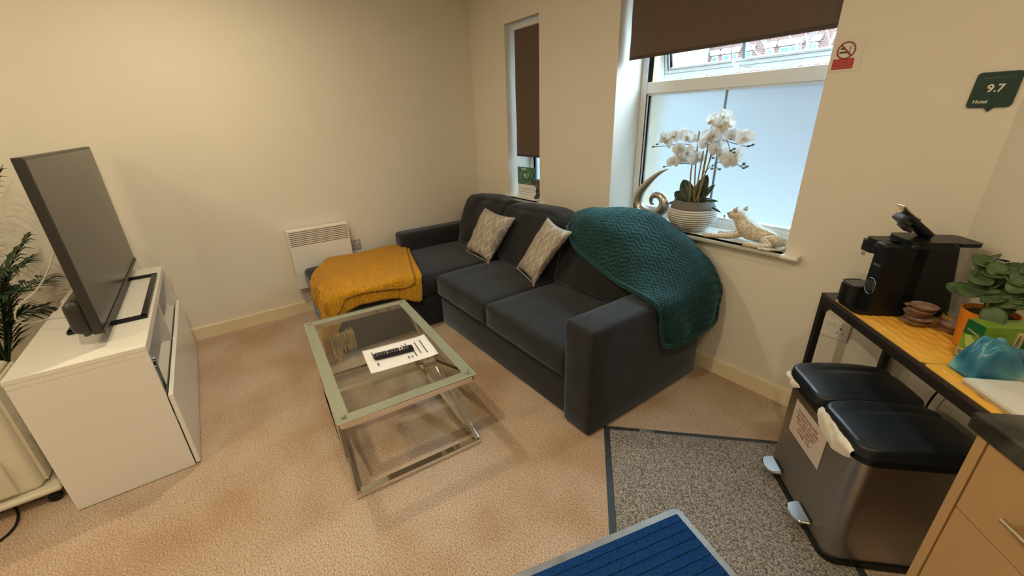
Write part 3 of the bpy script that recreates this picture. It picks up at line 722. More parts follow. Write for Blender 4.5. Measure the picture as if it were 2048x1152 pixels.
# ================================================================== mustard throw over the chaise
t = thing('throw', 'mustard yellow knitted throw with a fringe, over the end of the chaise', 'throw', (0.6, -1.5, 0.4))
TOP = 0.452
def lerp(a, xs, ys):
    for i in range(len(xs) - 1):
        if a <= xs[i + 1]:
            k = (a - xs[i]) / (xs[i + 1] - xs[i]); k = max(0, min(1, k)); return ys[i] * (1 - k) + ys[i + 1] * k
    return ys[-1]
XR, YE = 0.985, -1.822
def mpos(b_, a, off=0.0):
    eb = max(0, b_ - XR); ea = max(0, YE - a)
    x = min(b_, XR) + off; y = max(a, YE) - off; z = TOP + off
    x += 0.018 * (1 - math.exp(-eb * 20)); y -= 0.018 * (1 - math.exp(-ea * 20))
    if eb > 0 and ea > 0:
        m_ = min(ea, eb); z -= max(ea, eb) + 0.12 * m_; x += 0.20 * m_; y -= 0.25 * m_
    else: z -= eb + ea
    rnd = 0.02
    if eb == 0: z -= 0.018 * max(0, 1 - (XR - b_) / 0.03) ** 2
    if ea == 0: z -= 0.018 * max(0, 1 - (a - YE) / 0.03) ** 2
    z += noise.noise(Vector((b_ * 4, a * 4, 1))) * 0.010 * (1 if z > 0.42 else 0.5)
    if eb > 0: x += 0.010 * sin(a * 24) * min(1, eb * 9)
    if ea > 0: y += 0.012 * sin(b_ * 26) * min(1, ea * 9)
    return (x - 0.6, y + 1.5, max(z, 0.02) - 0.4)
def msheet(name, hang, endh, y0f, off, x0=0.108):
    G = []
    NX, NY = 70, 90
    for i in range(NX + 1):
        row = []
        for j in range(NY + 1):
            v = j / NY; u = i / NX
            bmax0 = XR + 0.2
            b0 = x0 + (XR - x0) * u
            ys = y0f(b0)
            ye = YE - endh(b0)
            if endh(b0) < 0: ye = YE - endh(b0)
            a = ys + (ye - ys) * v
            bm_ = XR + hang(a)
            b_ = x0 + (bm_ - x0) * u
            rib = 0.0012 * sin(v * 60)
            row.append(mpos(b_, a, off + 0.0 + rib))
        G.append(row)
    return MB().grid(G).build(name, m_must, t, sharp=0, solid=0.010)
msheet('knitted_panel', lambda a: lerp(-a, [1.0, 1.2, 1.34, 1.48, 1.62, 1.74, 1.80, 1.86], [0.15, 0.20, 0.135, 0.105, 0.105, 0.13, 0.24, 0.32]),
       lambda b_: lerp(b_, [0.10, 0.30, 0.45, 0.60, 0.80, 1.0], [-0.21, -0.08, 0.02, 0.20, 0.30, 0.34]), lambda b_: lerp(b_, [0.1, 0.35, 0.87, 1.1], [-0.87, -0.98, -1.16, -1.19]), 0.0)
msheet('folded_layer', lambda a: lerp(-a, [1.0, 1.2, 1.30, 1.42, 1.55, 1.70, 1.78, 1.86], [0.05, 0.06, 0.075, 0.055, 0.035, 0.045, 0.14, 0.27]),
       lambda b_: lerp(b_, [0.10, 0.30, 0.45, 0.60, 0.80, 1.0], [-0.24, -0.11, -0.01, 0.17, 0.27, 0.30]), lambda b_: lerp(b_, [0.1, 0.35, 0.87, 1.1], [-0.885, -0.99, -1.18, -1.25]), 0.013, 0.118)
fg = MB(); rf = random.Random(3)
for (cx, cy, z0, z1, n, sx, sy) in [(1.02, -1.80, 0.19, 0.055, 60, 0.05, 0.09), (1.025, -1.855, 0.10, 0.012, 46, 0.045, 0.05)]:
    for k in range(n):
        x = cx + rf.uniform(-sx, sx) * 0.6; y = cy + rf.uniform(-sy, sy)
        fg.tube([(x - 0.6, y + 1.5, z0 - 0.4 + rf.uniform(0, .02)), (x - 0.6 + rf.uniform(-.01, .01), y + 1.5 + rf.uniform(-.01, .01), (z0 + z1) / 2 - 0.4), (x - 0.6 + rf.uniform(-.015, .03), y + 1.5 + rf.uniform(-.02, .02), z1 - 0.4 + rf.uniform(0, .02))], [0.0045, 0.004, 0.0025], 5)
tag(fg.build('fringe', m_fringe, t), None, None, kind='stuff')

# ================================================================== coffee table
TA = radians(-4.3)
t = thing('coffee_table', 'glass topped coffee table with crossed chrome legs in front of the sofa', 'table', (1.745, -1.745, 0), TA)
HX, HY, ZT = 0.525, 0.308, 0.42
MB().b2(-HX + 0.001, HX - 0.001, -HY + 0.001, HY - 0.001, ZT - 0.008, ZT, 0.002).build('glass_top', m_tglass, t)
f = MB(); bw = 0.052
f.b2(-HX, HX, -HY, -HY + bw, ZT - 0.0105, ZT - 0.0085, 0.0008); f.b2(-HX, HX, HY - bw, HY, ZT - 0.0105, ZT - 0.0085, 0.0008)
f.b2(-HX, -HX + bw, -HY + bw, HY - bw, ZT - 0.0105, ZT - 0.0085, 0.0008); f.b2(HX - bw, HX, -HY + bw, HY - bw, ZT - 0.0105, ZT - 0.0085, 0.0008)
f.build('tinted_border', m_frost, t)
fl = HY - 0.02
for sx in (-1, 1):
    MB().bar((sx * (HX - 0.022), -fl, ZT - 0.028), (sx * (HX - 0.022), fl, ZT - 0.028), 0.038, 0.030).build('top_rail', m_chrome, t)
    MB().bar((sx * (HX - 0.020), -fl - 0.012, 0.014), (sx * (HX - 0.020), fl + 0.012, 0.014), 0.036, 0.024).build('floor_rail', m_chrome, t)
for sy in (-1, 1):
    MB().bar((-(HX - 0.02), sy * fl, 0.014), (HX - 0.02, sy * fl, 0.014), 0.024, 0.022).build('side_rail', m_chrome, t)
    for sx in (-1, 1):
        MB().bar((sx * (HX - 0.02), sy * fl, 0.02), (-sx * (HX - 0.02), sy * fl, ZT - 0.03), 0.022, 0.034, ext=0.004).build('crossed_leg', m_chrome, t)
MB().bar((0, -fl, 0.212), (0, fl, 0.212), 0.030, 0.030).build('cross_rail', m_chrome, t)
for sx in (-1, 1):
    for sy in (-1, 1):
        MB().lathe([(0.001, 0.0001), (0.010, 0.0001), (0.010, 0.002), (0.007, 0.004), (0.001, 0.0045)], 16, (sx * (HX - 0.03), sy * (HY - 0.03), ZT)).build('fixing_cap', m_chrome, t)
# paper and remote lying on it
t = thing('paper_sheet', 'white printed paper sheet lying on the glass coffee table', 'paper', (1.90, -1.693, ZT + 0.0016), radians(82.5))
G = [[(-0.165 + 0.33 * i / 20, -0.118 + 0.236 * j / 12, 0.0005 + 0.010 * max(0, abs(i / 10 - 1) - 0.72) * 2.0 * (1 if i > 10 else 0.5) + 0.002 * sin(j * 0.5) * (i / 20)) for j in range(13)] for i in range(21)]
MB().grid(G).build('sheet', m_paper, t, sharp=0, solid=0.0006)
ln = MB(); rr = random.Random(5)
for x, y0, y1 in [(-0.125, 0.0, 0.075), (-0.118, -0.075, -0.045), (0.122, -0.075, 0.070), (0.092, -0.065, -0.038), (0.092, -0.028, 0.055), (0.066, -0.080, 0.045), (0.045, 0.055, 0.075), (0.045, -0.085, -0.065), (0.028, -0.085, -0.06), (0.024, 0.045, 0.065)]:
    y = y0
    while y < y1:
        dy = rr.uniform(0.003, 0.009); ln.b2(x - 0.0028, x + 0.0028, y, y + dy, 0.0045 + 0.010 * max(0, abs(x / 0.165) - 0.72) * 2.0 * (1 if x > 0 else 0.5), 0.0052 + 0.010 * max(0, abs(x / 0.165) - 0.72) * 2.0 * (1 if x > 0 else 0.5), 0.0002); y += dy + rr.uniform(0.001, 0.003)
tag(ln.build('printed_lines', m_ink, t), None, None, kind='stuff')
t = thing('remote_control', 'black television remote lying on the white paper sheet', 'remote', (1.898, -1.722, ZT + 0.007), radians(79))
def rf_(P):
    q = Vector(P); k = (q.x / 0.098); q.y *= 1.0 - 0.10 * k * k; q.z *= 1.0 + 0.15 * k; return q
MB().box((0, 0, 0.010), (0.098, 0.024, 0.010), 0.009, k=6, seg=3, fn=rf_).build('body', m_black, t, sharp=0)
bt = MB(); btw = MB(); btr = MB(); m_btn = mat('grey_button', (0.16, 0.16, 0.17), 0.4); m_btw = mat('white_button', (0.8, 0.74, 0.76), 0.4)
for i in range(13):
    for j in range(3):
        x = -0.082 + i * 0.0125; y = (j - 1) * 0.012
        tgt = btw if i in (9, 10) or (i == 4 and j != 1) else bt
        tgt.box((x, y, 0.0212), (0.0036, 0.0036, 0.0014), 0.001)
bt.build('buttons', m_btn, t); btw.build('pale_buttons', m_btw, t)

# ================================================================== TV cabinet and television
CX0, CX1, CY0, CY1, CH = 0.19, 1.556, -3.065, -2.648, 0.662
t = thing('tv_cabinet', 'white low media cabinet with open shelves above two drawers', 'cabinet', ((CX0 + CX1) / 2, (CY0 + CY1) / 2, 0))
ox, oy = -(CX0 + CX1) / 2, -(CY0 + CY1) / 2
def cb(name, x0, x1, y0, y1, z0, z1, m=m_white, r=0.0015, par=None): return MB().b2(x0 + ox, x1 + ox, y0 + oy, y1 + oy, z0, z1, r).build(name, m, par or t)
top = MB(); # the top has a cable notch at the back
top.prism([(CX0 + ox, CY1 + oy), (CX0 + ox, CY0 + oy), (0.62 + ox, CY0 + oy), (0.64 + ox, CY0 + oy + 0.012), (0.76 + ox, CY0 + oy + 0.012), (0.78 + ox, CY0 + oy), (CX1 + ox, CY0 + oy), (CX1 + ox, CY1 + oy)], CH - 0.018, CH)
top.build('top_panel', m_white, t)
top2 = cb('under_top_panel', CX0, CX1 - 0.001, CY0 + 0.002, CY1 - 0.001, CH - 0.042, CH - 0.0185)
cb('side_panel', CX1 - 0.018, CX1 - 0.001, CY0 + 0.002, CY1 - 0.001, 0.004, CH - 0.0425); cb('side_panel', CX0, CX0 + 0.018, CY0, CY1 - 0.001, 0.004, CH - 0.0425)
cb('back_panel', CX0 + 0.018, CX1 - 0.018, CY0, CY0 + 0.006, 0.01, CH - 0.0425)
cb('bottom_panel', CX0 + 0.018, CX1 - 0.018, CY0 + 0.006, CY1 - 0.02, 0.01, 0.028); cb('shelf', CX0 + 0.018, CX1 - 0.018, CY0 + 0.006, CY1 - 0.012, 0.365, 0.383)
cb('divider', 0.83, 0.848, CY0 + 0.006, CY1 - 0.004, 0.383, CH - 0.0425)
for a, b_ in ((CX0 + 0.002, 0.838), (0.842, CX1 - 0.002)):
    cb('drawer', a, b_, CY1 + 0.004, CY1 + 0.022, 0.012, 0.405, m_whiteg)
pg = MB()
for x in (0.95, 1.2, 1.45): pg.b2(x + ox, x + 0.012 + ox, CY0 + 0.006 + oy, CY0 + 0.009 + oy, 0.50, 0.512, 0.0005)
tag(pg.build('peg_holes', m_dark, t), None, None, kind='stuff')
bk = [(0.022, 0.155, (0.035, 0.13, 0.12)), (0.012, 0.15, (0.02, 0.02, 0.03)), (0.018, 0.13, (0.03, 0.16, 0.15)), (0.015, 0.14, (0.10, 0.09, 0.08))]
x = 1.40
bl = ['thin teal book at the end of the open cabinet shelf', 'thin black disc case between the two teal books on the cabinet shelf', 'shorter teal book beside the thin black case on the cabinet shelf', 'dark brown case standing last in the row on the cabinet shelf']
for i, (wd, hh, c) in enumerate(bk):
    b0 = thing('book', bl[i], 'book', (x, -2.72, 0.3832), 0, 'books in the open cabinet shelf')
    MB().b2(0, wd, -0.06, 0.06, 0, hh, 0.001).build('cover', mat('book_cover_%d' % i, c, 0.4), b0)
    MB().b2(0.002, wd - 0.002, -0.0585, 0.0608, hh - 0.0005, hh + 0.0008, 0.0002).build('pages', m_paper, b0)
    x += wd + 0.003

t = thing('television', 'large black flat screen television standing on the white cabinet', 'television', (0.785, -2.785, CH + 0.001))
TW, TZ0, TZ1 = 0.650, 0.055, 0.765
MB().b2(-TW, TW, -0.022, 0.010, TZ0, TZ1, 0.004).build('bezel', m_dark, t)
MB().b2(-TW + 0.012, TW - 0.012, 0.0095, 0.0112, TZ0 + 0.020, TZ1 - 0.010, 0.0005).build('screen', m_screen, t)
MB().b2(-TW, TW, 0.010, 0.016, TZ0 - 0.004, TZ0 + 0.016, 0.003).build('lower_trim', m_dark, t)
def hump(P):
    q = Vector(P)
    if q.y < 0: q.z = q.z * (1 - 0.15) ; q.x *= 0.985
    return q
MB().box((0, -0.052, 0.130), (0.645, 0.034, 0.085), 0.03, k=4, seg=3, fn=hump).build('rear_housing', m_dark, t, sharp=0)
s_ = MB()
x0, x1, y0, y1 = -0.36, 0.40, -0.145, 0.112
for a, b_ in (((x0, y0), (x1, y0)), ((x0, y1), (x1, y1)), ((x0, y0), (x0, y1)), ((x1, y0), (x1, y1))):
    s_.bar((a[0], a[1], 0.008), (b_[0], b_[1], 0.008), 0.026, 0.014, ext=0.012)
s_.build('loop_stand', m_black, t)
MB().b2(-0.34, 0.36, -0.045, -0.020, 0.010, 0.075, 0.006).build('stand_neck', m_black, t)
MB().b2(x0, x0 + 0.03, -0.05, -0.015, 0.012, 0.07, 0.004).b2(x1 - 0.03, x1, -0.05, -0.015, 0.012, 0.07, 0.004).build('stand_brace', m_black, t)
tag(MB().tube(spline([(1.16, -2.873, 1.03), (1.13, -2.93, 0.94), (1.08, -3.0, 0.86), (1.02, -3.09, 0.79), (0.98, -3.13, 0.72), (0.93, -3.11, 0.675), (0.90, -3.04, 0.668), (0.95, -2.95, 0.667)], 40), 0.0035, 6).build('power_cable', m_cable, None), 'thin white cable hanging behind the television', 'cable')

# ================================================================== air conditioner and its cable
m_acw = mat('aged_white_plastic', (0.74, 0.70, 0.60), 0.4, var=0.08, vscale=6)
t = thing('portable_air_conditioner', 'cream portable air unit on castors behind the white cabinet', 'air conditioner', (1.27, -3.40, 0))
MB().b2(-0.16, 0.135, -0.24, 0.235, 0.075, 0.60, 0.03, seg=4).build('casing', m_acw, t, sharp=50)
MB().b2(-0.19, 0.165, -0.27, 0.285, 0.052, 0.078, 0.012, seg=3).build('base_plate', m_acw, t)
g = MB()
for k in range(16): g.b2(-0.14 + k * 0.016, -0.131 + k * 0.016, 0.2345, 0.248, 0.10, 0.58, 0.002)
g.build('side_fins', m_acw, t)
MB().b2(-0.142, 0.102, 0.234, 0.2355, 0.098, 0.582, 0.0005).build('fin_shade_panel', mat('shadowed_vent', (0.20, 0.165, 0.11), 0.7), t)  # dark sheet behind the fins, their shade put into its colour
fp = MB().b2(0.134, 0.150, -0.20, 0.165, 0.10, 0.27, 0.014, seg=3); fp.build('lower_panel', m_acw, t, sharp=50)
MB().b2(0.135, 0.1375, 0.02, 0.15, 0.31, 0.33, 0.001).build('vent_slot', m_slot, t)
MB().tube([(0.152, 0.03, 0.215), (0.156, 0.06, 0.232), (0.156, 0.10, 0.232), (0.152, 0.115, 0.215)], 0.005, 8).build('panel_latch', m_acw, t)
for sx, sy in ((0.14, 0.25), (0.14, -0.24), (-0.16, 0.25), (-0.16, -0.24)):
    c = MB().lathe([(0.001, -0.013), (0.020, -0.013), (0.023, -0.008), (0.023, 0.008), (0.020, 0.013), (0.001, 0.013)], 18, M=Matrix.Translation((sx, sy, 0.0235)) @ Matrix.Rotation(pi / 2, 4, 'Y'))
    c.b2(sx - 0.008, sx + 0.008, sy - 0.012, sy + 0.012, 0.03, 0.053, 0.003); c.build('castor', m_black, t)
tag(MB().tube(spline([(1.36, -3.30, 0.05), (1.41, -3.27, 0.012), (1.50, -3.262, 0.006), (1.56, -3.30, 0.006), (1.60, -3.40, 0.006), (1.62, -3.6, 0.006)], 40), 0.005, 8).build('power_cable', m_black, None), 'black cable curling on the carpet by the air unit', 'cable')

# ================================================================== palm behind the cabinet
t = thing('potted_palm', 'tall artificial palm with dark feathery fronds behind the television', 'plant', (0.40, -3.46, 0))
MB().lathe([(0.09, 0), (0.11, 0.01), (0.14, 0.22), (0.145, 0.23), (0.135, 0.235), (0.125, 0.21)], 28).build('pot', m_blackm, t)
MB().lathe([(0.001, 0.205), (0.128, 0.205), (0.128, 0.2), (0.001, 0.2)], 24).build('soil', m_soil, t)
rp_ = random.Random(11)
def frond(base, tip, bow, ll, nleaf=26, wl=0.016, twist=0.0):
    base, tip = Vector(base), Vector(tip); mid = (base + tip) / 2 + Vector(bow)
    pts = spline([base, (base * 0.55 + mid * 0.55) - (base + mid) * 0.05, mid, tip], 40)
    m = MB().tube(pts, [0.007 * (1 - i / 40) + 0.0015 for i in range(40)], 6)
    for k in range(nleaf):
        q = 0.30 + 0.69 * k / nleaf; i = min(int(q * 39), 38); p = pts[i]; d = (pts[i + 1] - p).normalized()
        sd = d.cross(Vector((0, 0, 1))); sd = sd.normalized() if sd.length > 0.05 else Vector((1, 0, 0))
        L = ll * (0.45 + 0.9 * sin(pi * min(1, (q - 0.2) / 0.85)) ) * rp_.uniform(0.85, 1.1)
        for sg in (-1, 1):
            dir_ = (d * 0.62 + sd * sg * 0.85 + Vector((0, 0, rp_.uniform(-0.15, 0.15)))).normalized()
            e = p + dir_ * L + Vector((0, 0, -0.20 * L)); c = p + dir_ * L * 0.5 + Vector((0, 0, 0.03 * L))
            up = Vector((0, 0, 1)); wv = dir_.cross(up).normalized() * wl * 0.5
            m.add([p, c + wv, c - wv, e, c + up * 0.004], [(0, 1, 4), (0, 4, 2), (1, 3, 4), (4, 3, 2)])
    return m.build('frond', m_palm, t, sharp=0)
for a in [((0, 0, .22), (-0.10, 0.33, 1.00), (0.0, 0.0, 0.16), 0.17), ((.02, 0, .22), (-0.22, 0.30, 0.72), (0.05, 0.02, 0.20), 0.15), ((0, 0.02, .22), (0.22, 0.26, 0.76), (0.02, -0.03, 0.20), 0.14), ((0, 0, .22), (0.05, 0.20, 1.52), (0, -0.06, 0.1), 0.18),
          ((0, 0, .22), (-0.14, 0.34, 1.36), (0, -0.05, 0.2), 0.19), ((0, 0, .22), (-0.26, 0.1, 1.20), (0, -0.05, 0.2), 0.12), ((0, 0, .22), (0.45, -0.1, 1.15), (0.05, 0, 0.25), 0.2), ((0, 0, .22), (0.30, 0.20, 1.35), (0, 0, 0.18), 0.18),
          ((0, 0, .22), (-0.1, -0.5, 1.2), (0, 0, 0.25), 0.22), ((0, 0, .22), (0.05, 0.31, 0.88), (0.0, 0.02, 0.22), 0.17), ((0, 0, .22), (0.02, 0.30, 0.60), (0.05, 0.0, 0.16), 0.15), ((0, 0, .22), (0.12, -0.4, 1.62), (0, 0, 0.1), 0.24)]:
    frond(*a)

# ================================================================== floor mats
t = thing('door_mat', 'large speckled grey mat with a black rubber edge and a worn spot', 'mat', (2.585, -0.909, 0), radians(-46.0))
# local x runs towards the room, local y towards the corner by the bins
rd = random.Random(2)
LX, LY = 0.905, 0.87
MB().b2(0, LX, 0, LY, 0.001, 0.004, 0.001).build('rubber_border', m_rubber, t)
MB().b2(0.028, LX - 0.028, 0.028, LY - 0.028, 0.004, 0.009, 0.002).build('pile', m_greymat, t)
tw = MB()
for k, (yy, r0) in enumerate([(0.20, 0.020), (0.235, 0.014), (0.185, 0.010)]): tw.lathe([(0.001, 0.0), (r0, 0.0), (r0 * 0.6, 0.0035), (0.001, 0.004)], 9, (0.014 + 0.004 * k, yy, 0.004))
tw.build('worn_spot', mat('worn_rubber', (0.22, 0.23, 0.24), 0.5, var=0.5, vscale=60), t)
t = thing('ribbed_mat', 'dark blue ribbed mat with a pale grey edge, overlapping the speckled mat', 'mat', (3.103, -1.045, 0.0095), radians(-105.3))
LX, LY = 0.78, 0.50
def rr2(x0, x1, y0, y1, r, n=6):
    out = []
    for cx, cy, a0 in ((x1 - r, y1 - r, 0), (x0 + r, y1 - r, 90), (x0 + r, y0 + r, 180), (x1 - r, y0 + r, 270)):
        out += [(cx + r * cos(radians(a0 + 90 * k / n)), cy + r * sin(radians(a0 + 90 * k / n))) for k in range(n + 1)]
    return out
MB().prism(rr2(0, LX, 0, LY, 0.03), 0, 0.003).build('vinyl_edge', mat('pale_grey_vinyl', (0.30, 0.33, 0.36), 0.35, var=0.35, vscale=12), t)
rb_ = MB(); rb_.b2(0.026, LX - 0.026, 0.026, LY - 0.026, 0.003, 0.005, 0.0005)
y = 0.028
while y < LY - 0.05:
    rb_.b2(0.027, LX - 0.027, y, y + 0.030, 0.005, 0.0085, 0.0015); y += 0.0365
rb_.build('ribbed_pile', m_bluemat, t)

# ================================================================== double pedal bin
t = thing('pedal_bin', 'double steel pedal bin with two black lids and a taped note, under the console table', 'bin', K(2.86, 2.08, 0.0092), KR)
bu0, bu1, bv0, bv1 = -0.232, 0.238, -0.165, 0.165
def rect_loop(x0, x1, y0, y1, r, z, n=7, bow=0.0):
    pts = []
    for (cx, cy, a0) in ((x1 - r, y1 - r, 0), (x0 + r, y1 - r, 90), (x0 + r, y0 + r, 180), (x1 - r, y0 + r, 270)):
        for k in range(n + 1):
            a = radians(a0 + 90 * k / n); x = cx + r * cos(a); y = cy + r * sin(a); pts.append((x, y - bow * (1 - (2 * (x - x0) / (x1 - x0) - 1) ** 2) * (1 if y < (y0 + y1) / 2 else 0), z))
    return pts
def loft(loops, close=True):
    m = MB(); n = len(loops[0]); vs = [p for l in loops for p in l]; fs = []
    for i in range(len(loops) - 1):
        for k in range(n): fs.append((i * n + k, i * n + (k + 1) % n, (i + 1) * n + (k + 1) % n, (i + 1) * n + k))
    if close: fs.append(tuple(reversed(range(n)))); fs.append(tuple((len(loops) - 1) * n + k for k in range(n)))
    return m.add(vs, fs)
loft([rect_loop(bu0, bu1, bv0, bv1, 0.05, z) for z in (0.022, 0.2, 0.462)]).build('steel_body', m_steel, t)
loft([rect_loop(bu0 - 0.006, bu1 + 0.006, bv0 - 0.006, bv1 + 0.004, 0.055, z) for z in (0.0, 0.004, 0.020, 0.024)]).build('base_ring', m_black, t)
loft([rect_loop(bu0 - 0.010, bu1 + 0.010, bv0 - 0.010, bv1 + 0.006, 0.055, z) for z in (0.458, 0.462, 0.482, 0.486)]).build('rim', m_black, t)
def lid(x0, x1):
    # crowned lid: arched front to back, with a raised crease
    G = []; NX, NY = 22, 30
    y0, y1 = bv0 - 0.014, bv1 + 0.012
    vs = []; m = MB()
    def zf(u, v):
        x = 2 * u - 1; y = 2 * v - 1
        z = 0.524 + 0.016 * (1 - y * y) - 0.004 * x * x
        crease = 0.10 + 0.05 * (2 * v - 1)
        z -= 0.006 * math.exp(-((u - 0.20 - 0.05 * (1 - v)) / 0.035) ** 2) * min(1, (v) * 4) * (v > 0.05)
        z -= 0.004 * (1 if u > 0.80 else 0) * (u - 0.8) * 5
        return z
    nn = 9; r = 0.045
    def loop(inset, zoff, fz=None):
        P = []
        for (cx, cy, a0) in ((x1 - r, y1 - r, 0), (x0 + r, y1 - r, 90), (x0 + r, y0 + r, 180), (x1 - r, y0 + r, 270)):
            for k in range(nn + 1):
                a = radians(a0 + 90 * k / nn); P.append((cx + (r - inset) * cos(a), cy + (r - inset) * sin(a)))
            # extra points along straight sides
        return P
    dens = []
    base = loop(0, 0)
    def densify(P):
        out = []
        for i in range(len(P)):
            a, b_ = P[i], P[(i + 1) % len(P)]; d = math.hypot(b_[0] - a[0], b_[1] - a[1]); n = max(1, int(d / 0.02))
            for k in range(n): out.append((a[0] + (b_[0] - a[0]) * k / n, a[1] + (b_[1] - a[1]) * k / n))
        return out
    B = densify(base); cx, cy = (x0 + x1) / 2, (y0 + y1) / 2
    loops = [[(x, y, 0.484) for x, y in B], [(x, y, zf((x - x0) / (x1 - x0), (y - y0) / (y1 - y0)) - 0.010) for x, y in B]]
    for s_, dz in ((0.985, -0.003), (0.96, 0.0), (0.9, 0), (0.8, 0), (0.7, 0), (0.6, 0), (0.5, 0), (0.4, 0), (0.3, 0), (0.2, 0), (0.1, 0), (0.02, 0)):
        loops.append([(cx + (x - cx) * s_, cy + (y - cy) * s_, zf((cx + (x - cx) * s_ - x0) / (x1 - x0), (cy + (y - cy) * s_ - y0) / (y1 - y0)) + dz) for x, y in B])
    return loft(loops).build('lid', m_lid, t, sharp=60)
lid(bu0 - 0.008, 0.0005); lid(0.0055, bu1 + 0.012)
for cx in (-0.150, 0.086):
    p = MB()
    L1 = [(cx + 0.045 * cos(a) * 1.0, bv0 - 0.006 - 0.052 * (max(0, sin(a)) ** 0.6 if sin(a) > 0 else 0), 0.052) for a in [pi * k / 14 for k in range(15)]]
    top_ = [(x, y, 0.058 + 0.008 * (1 - abs((y - (bv0 - 0.006)) / 0.052))) for x, y, z in L1]; bot = [(x, y, 0.046) for x, y, z in L1]
    n = len(L1); p.add(top_ + bot, [tuple(range(n)), tuple(reversed(range(n, 2 * n)))] + [(i, (i + 1) % n, n + (i + 1) % n, n + i) for i in range(n)])
    po = p.build('foot_pedal', m_pedal, t, sharp=30)
    rim_ = MB().tube([(x, y, 0.056) for x, y, z in L1], 0.0035, 6).build('pedal_edge', m_chrome, po)
lnr = surf([[(0.012, -0.170, 0.500), (0.06, -0.176, 0.506), (0.12, -0.176, 0.506), (0.17, -0.176, 0.503), (0.215, -0.172, 0.495)], [(0.010, -0.184, 0.488), (0.06, -0.188, 0.480), (0.12, -0.190, 0.476), (0.17, -0.190, 0.478), (0.215, -0.184, 0.480)],
            [(0.016, -0.183, 0.468), (0.06, -0.186, 0.440), (0.12, -0.187, 0.426), (0.17, -0.186, 0.434), (0.216, -0.181, 0.460)]], 18, 46, lambda u, v, p: noise.noise(Vector(p) * 60) * 0.0018 + noise.noise(Vector(p) * 26) * 0.006)
MB().grid(lnr).build('bin_liner', m_liner, t, sharp=20, solid=0.0008)
lnr = surf([[(-0.235, -0.172, 0.490), (-0.20, -0.176, 0.492), (-0.165, -0.176, 0.492), (-0.13, -0.172, 0.488)], [(-0.232, -0.183, 0.478), (-0.20, -0.184, 0.474), (-0.165, -0.184, 0.473), (-0.13, -0.180, 0.478)], [(-0.228, -0.182, 0.470), (-0.20, -0.183, 0.455), (-0.165, -0.183, 0.456), (-0.132, -0.179, 0.474)]], 12, 30, lambda u, v, p: noise.noise(Vector(p) * 70) * 0.004)
MB().grid(lnr).build('bin_liner', m_liner, t, sharp=20, solid=0.0008)
nt_ = MB().b2(-0.145, 0.076, bv0 - 0.0016, bv0 - 0.0006, 0.265, 0.415, 0.0003).build('taped_note', m_note, t)
text('note_lettering', 'PLEASE MAKE SURE\nYOU EMPTY ALL BINS\nAND TAKE RUBBISH\nOUTSIDE BEFORE\nYOU LEAVE\nTHANK YOU', 0.0165, m_redink, nt_, (-0.045, bv0 - 0.0019, 0.342), (pi / 2, 0, 0), space=1.0)

# ================================================================== console table (narrow, along the angled wall)
t = thing('console_table', 'narrow black console table with a metal frame, carrying the coffee machine', 'table', K(2.90, 2.235, 0), KR)
u0, u1, v0, v1, zt = -0.484, 0.474, -0.166, 0.166, 0.77
MB().b2(u0, u1, v0, v1, zt - 0.016, zt, 0.002).build('table_top', m_bwood, t)
fr = MB()
fr.b2(u0, u1, v0, v0 + 0.025, zt - 0.045, zt - 0.0165, 0.002); fr.b2(u0, u1, v1 - 0.025, v1, zt - 0.045, zt - 0.0165, 0.002)
fr.b2(u0, u0 + 0.025, v0 + 0.025, v1 - 0.025, zt - 0.045, zt - 0.0165, 0.002); fr.b2(u1 - 0.025, u1, v0 + 0.025, v1 - 0.025, zt - 0.045, zt - 0.0165, 0.002)
fr.build('apron', m_bmetal, t)
for a in (u0, u1 - 0.025):
    for b_ in (v0, v1 - 0.025):
        lg = MB().b2(a, a + 0.025, b_, b_ + 0.025, 0.001, zt - 0.045, 0.002)
        sg = 1 if a == u0 else -1; ax_ = a + (0.025 if sg > 0 else 0)
        lg.prism([(ax_, zt - 0.0455), (ax_ + sg * 0.035, zt - 0.0455), (ax_, zt - 0.085)], b_ + 0.002, b_ + 0.023, 'y')
        lg.build('leg', m_bmetal, t)
tag(MB().tube(spline([K(2.56, 2.385, 0.80), K(2.575, 2.42, 0.77), K(2.63, 2.435, 0.65), K(2.66, 2.44, 0.50), K(2.64, 2.44, 0.40), K(2.63, 2.43, 0.2), K(2.6, 2.42, 0.02)], 40), 0.004, 8).build('power_cable', m_black, None), 'black cable hanging below the console table behind the bin lids', 'cable')
# textured placemats
def placemat(ux0, ux1, vx0, vx1, label):
    t = thing('placemat', label, 'placemat', K((ux0 + ux1) / 2, (vx0 + vx1) / 2, zt + 0.0005), KR, 'placemats on the console table')
    a, b_ = (ux1 - ux0) / 2, (vx1 - vx0) / 2
    MB().prism(rr2(-a, a, -b_, b_, 0.014), 0, 0.002).build('sheet', m_mat, t)
    rg = MB(); P = 0.072; q = 0
    y = -b_ + 0.030
    while y < b_ - 0.01:
        x = -a + 0.03 + (P / 2 if q % 2 else 0)
        while x < a - 0.05:
            rg.tube([(x, y, 0.002), (x + 0.012, y - 0.002, 0.0032), (x + 0.040, y - 0.003, 0.0034), (x + 0.052, y + 0.003, 0.0025)], [0.0012, 0.0022, 0.0024, 0.001], 6)
            rg.tube([(x + 0.052, y + 0.003, 0.0024), (x + 0.062, y + 0.012, 0.0024)], [0.0014, 0.0008], 5)
            x += P
        y += 0.030; q += 1
    tag(rg.build('raised_waves', m_mat, t), None, None, kind='stuff')
placemat(2.500, 2.976, 2.072, 2.392, 'yellow textured placemat under the coffee machine on the console table')
placemat(2.980, 3.360, 2.072, 2.392, 'yellow textured placemat under the tea box and blue bag on the console table')
ZM = zt + 0.0056

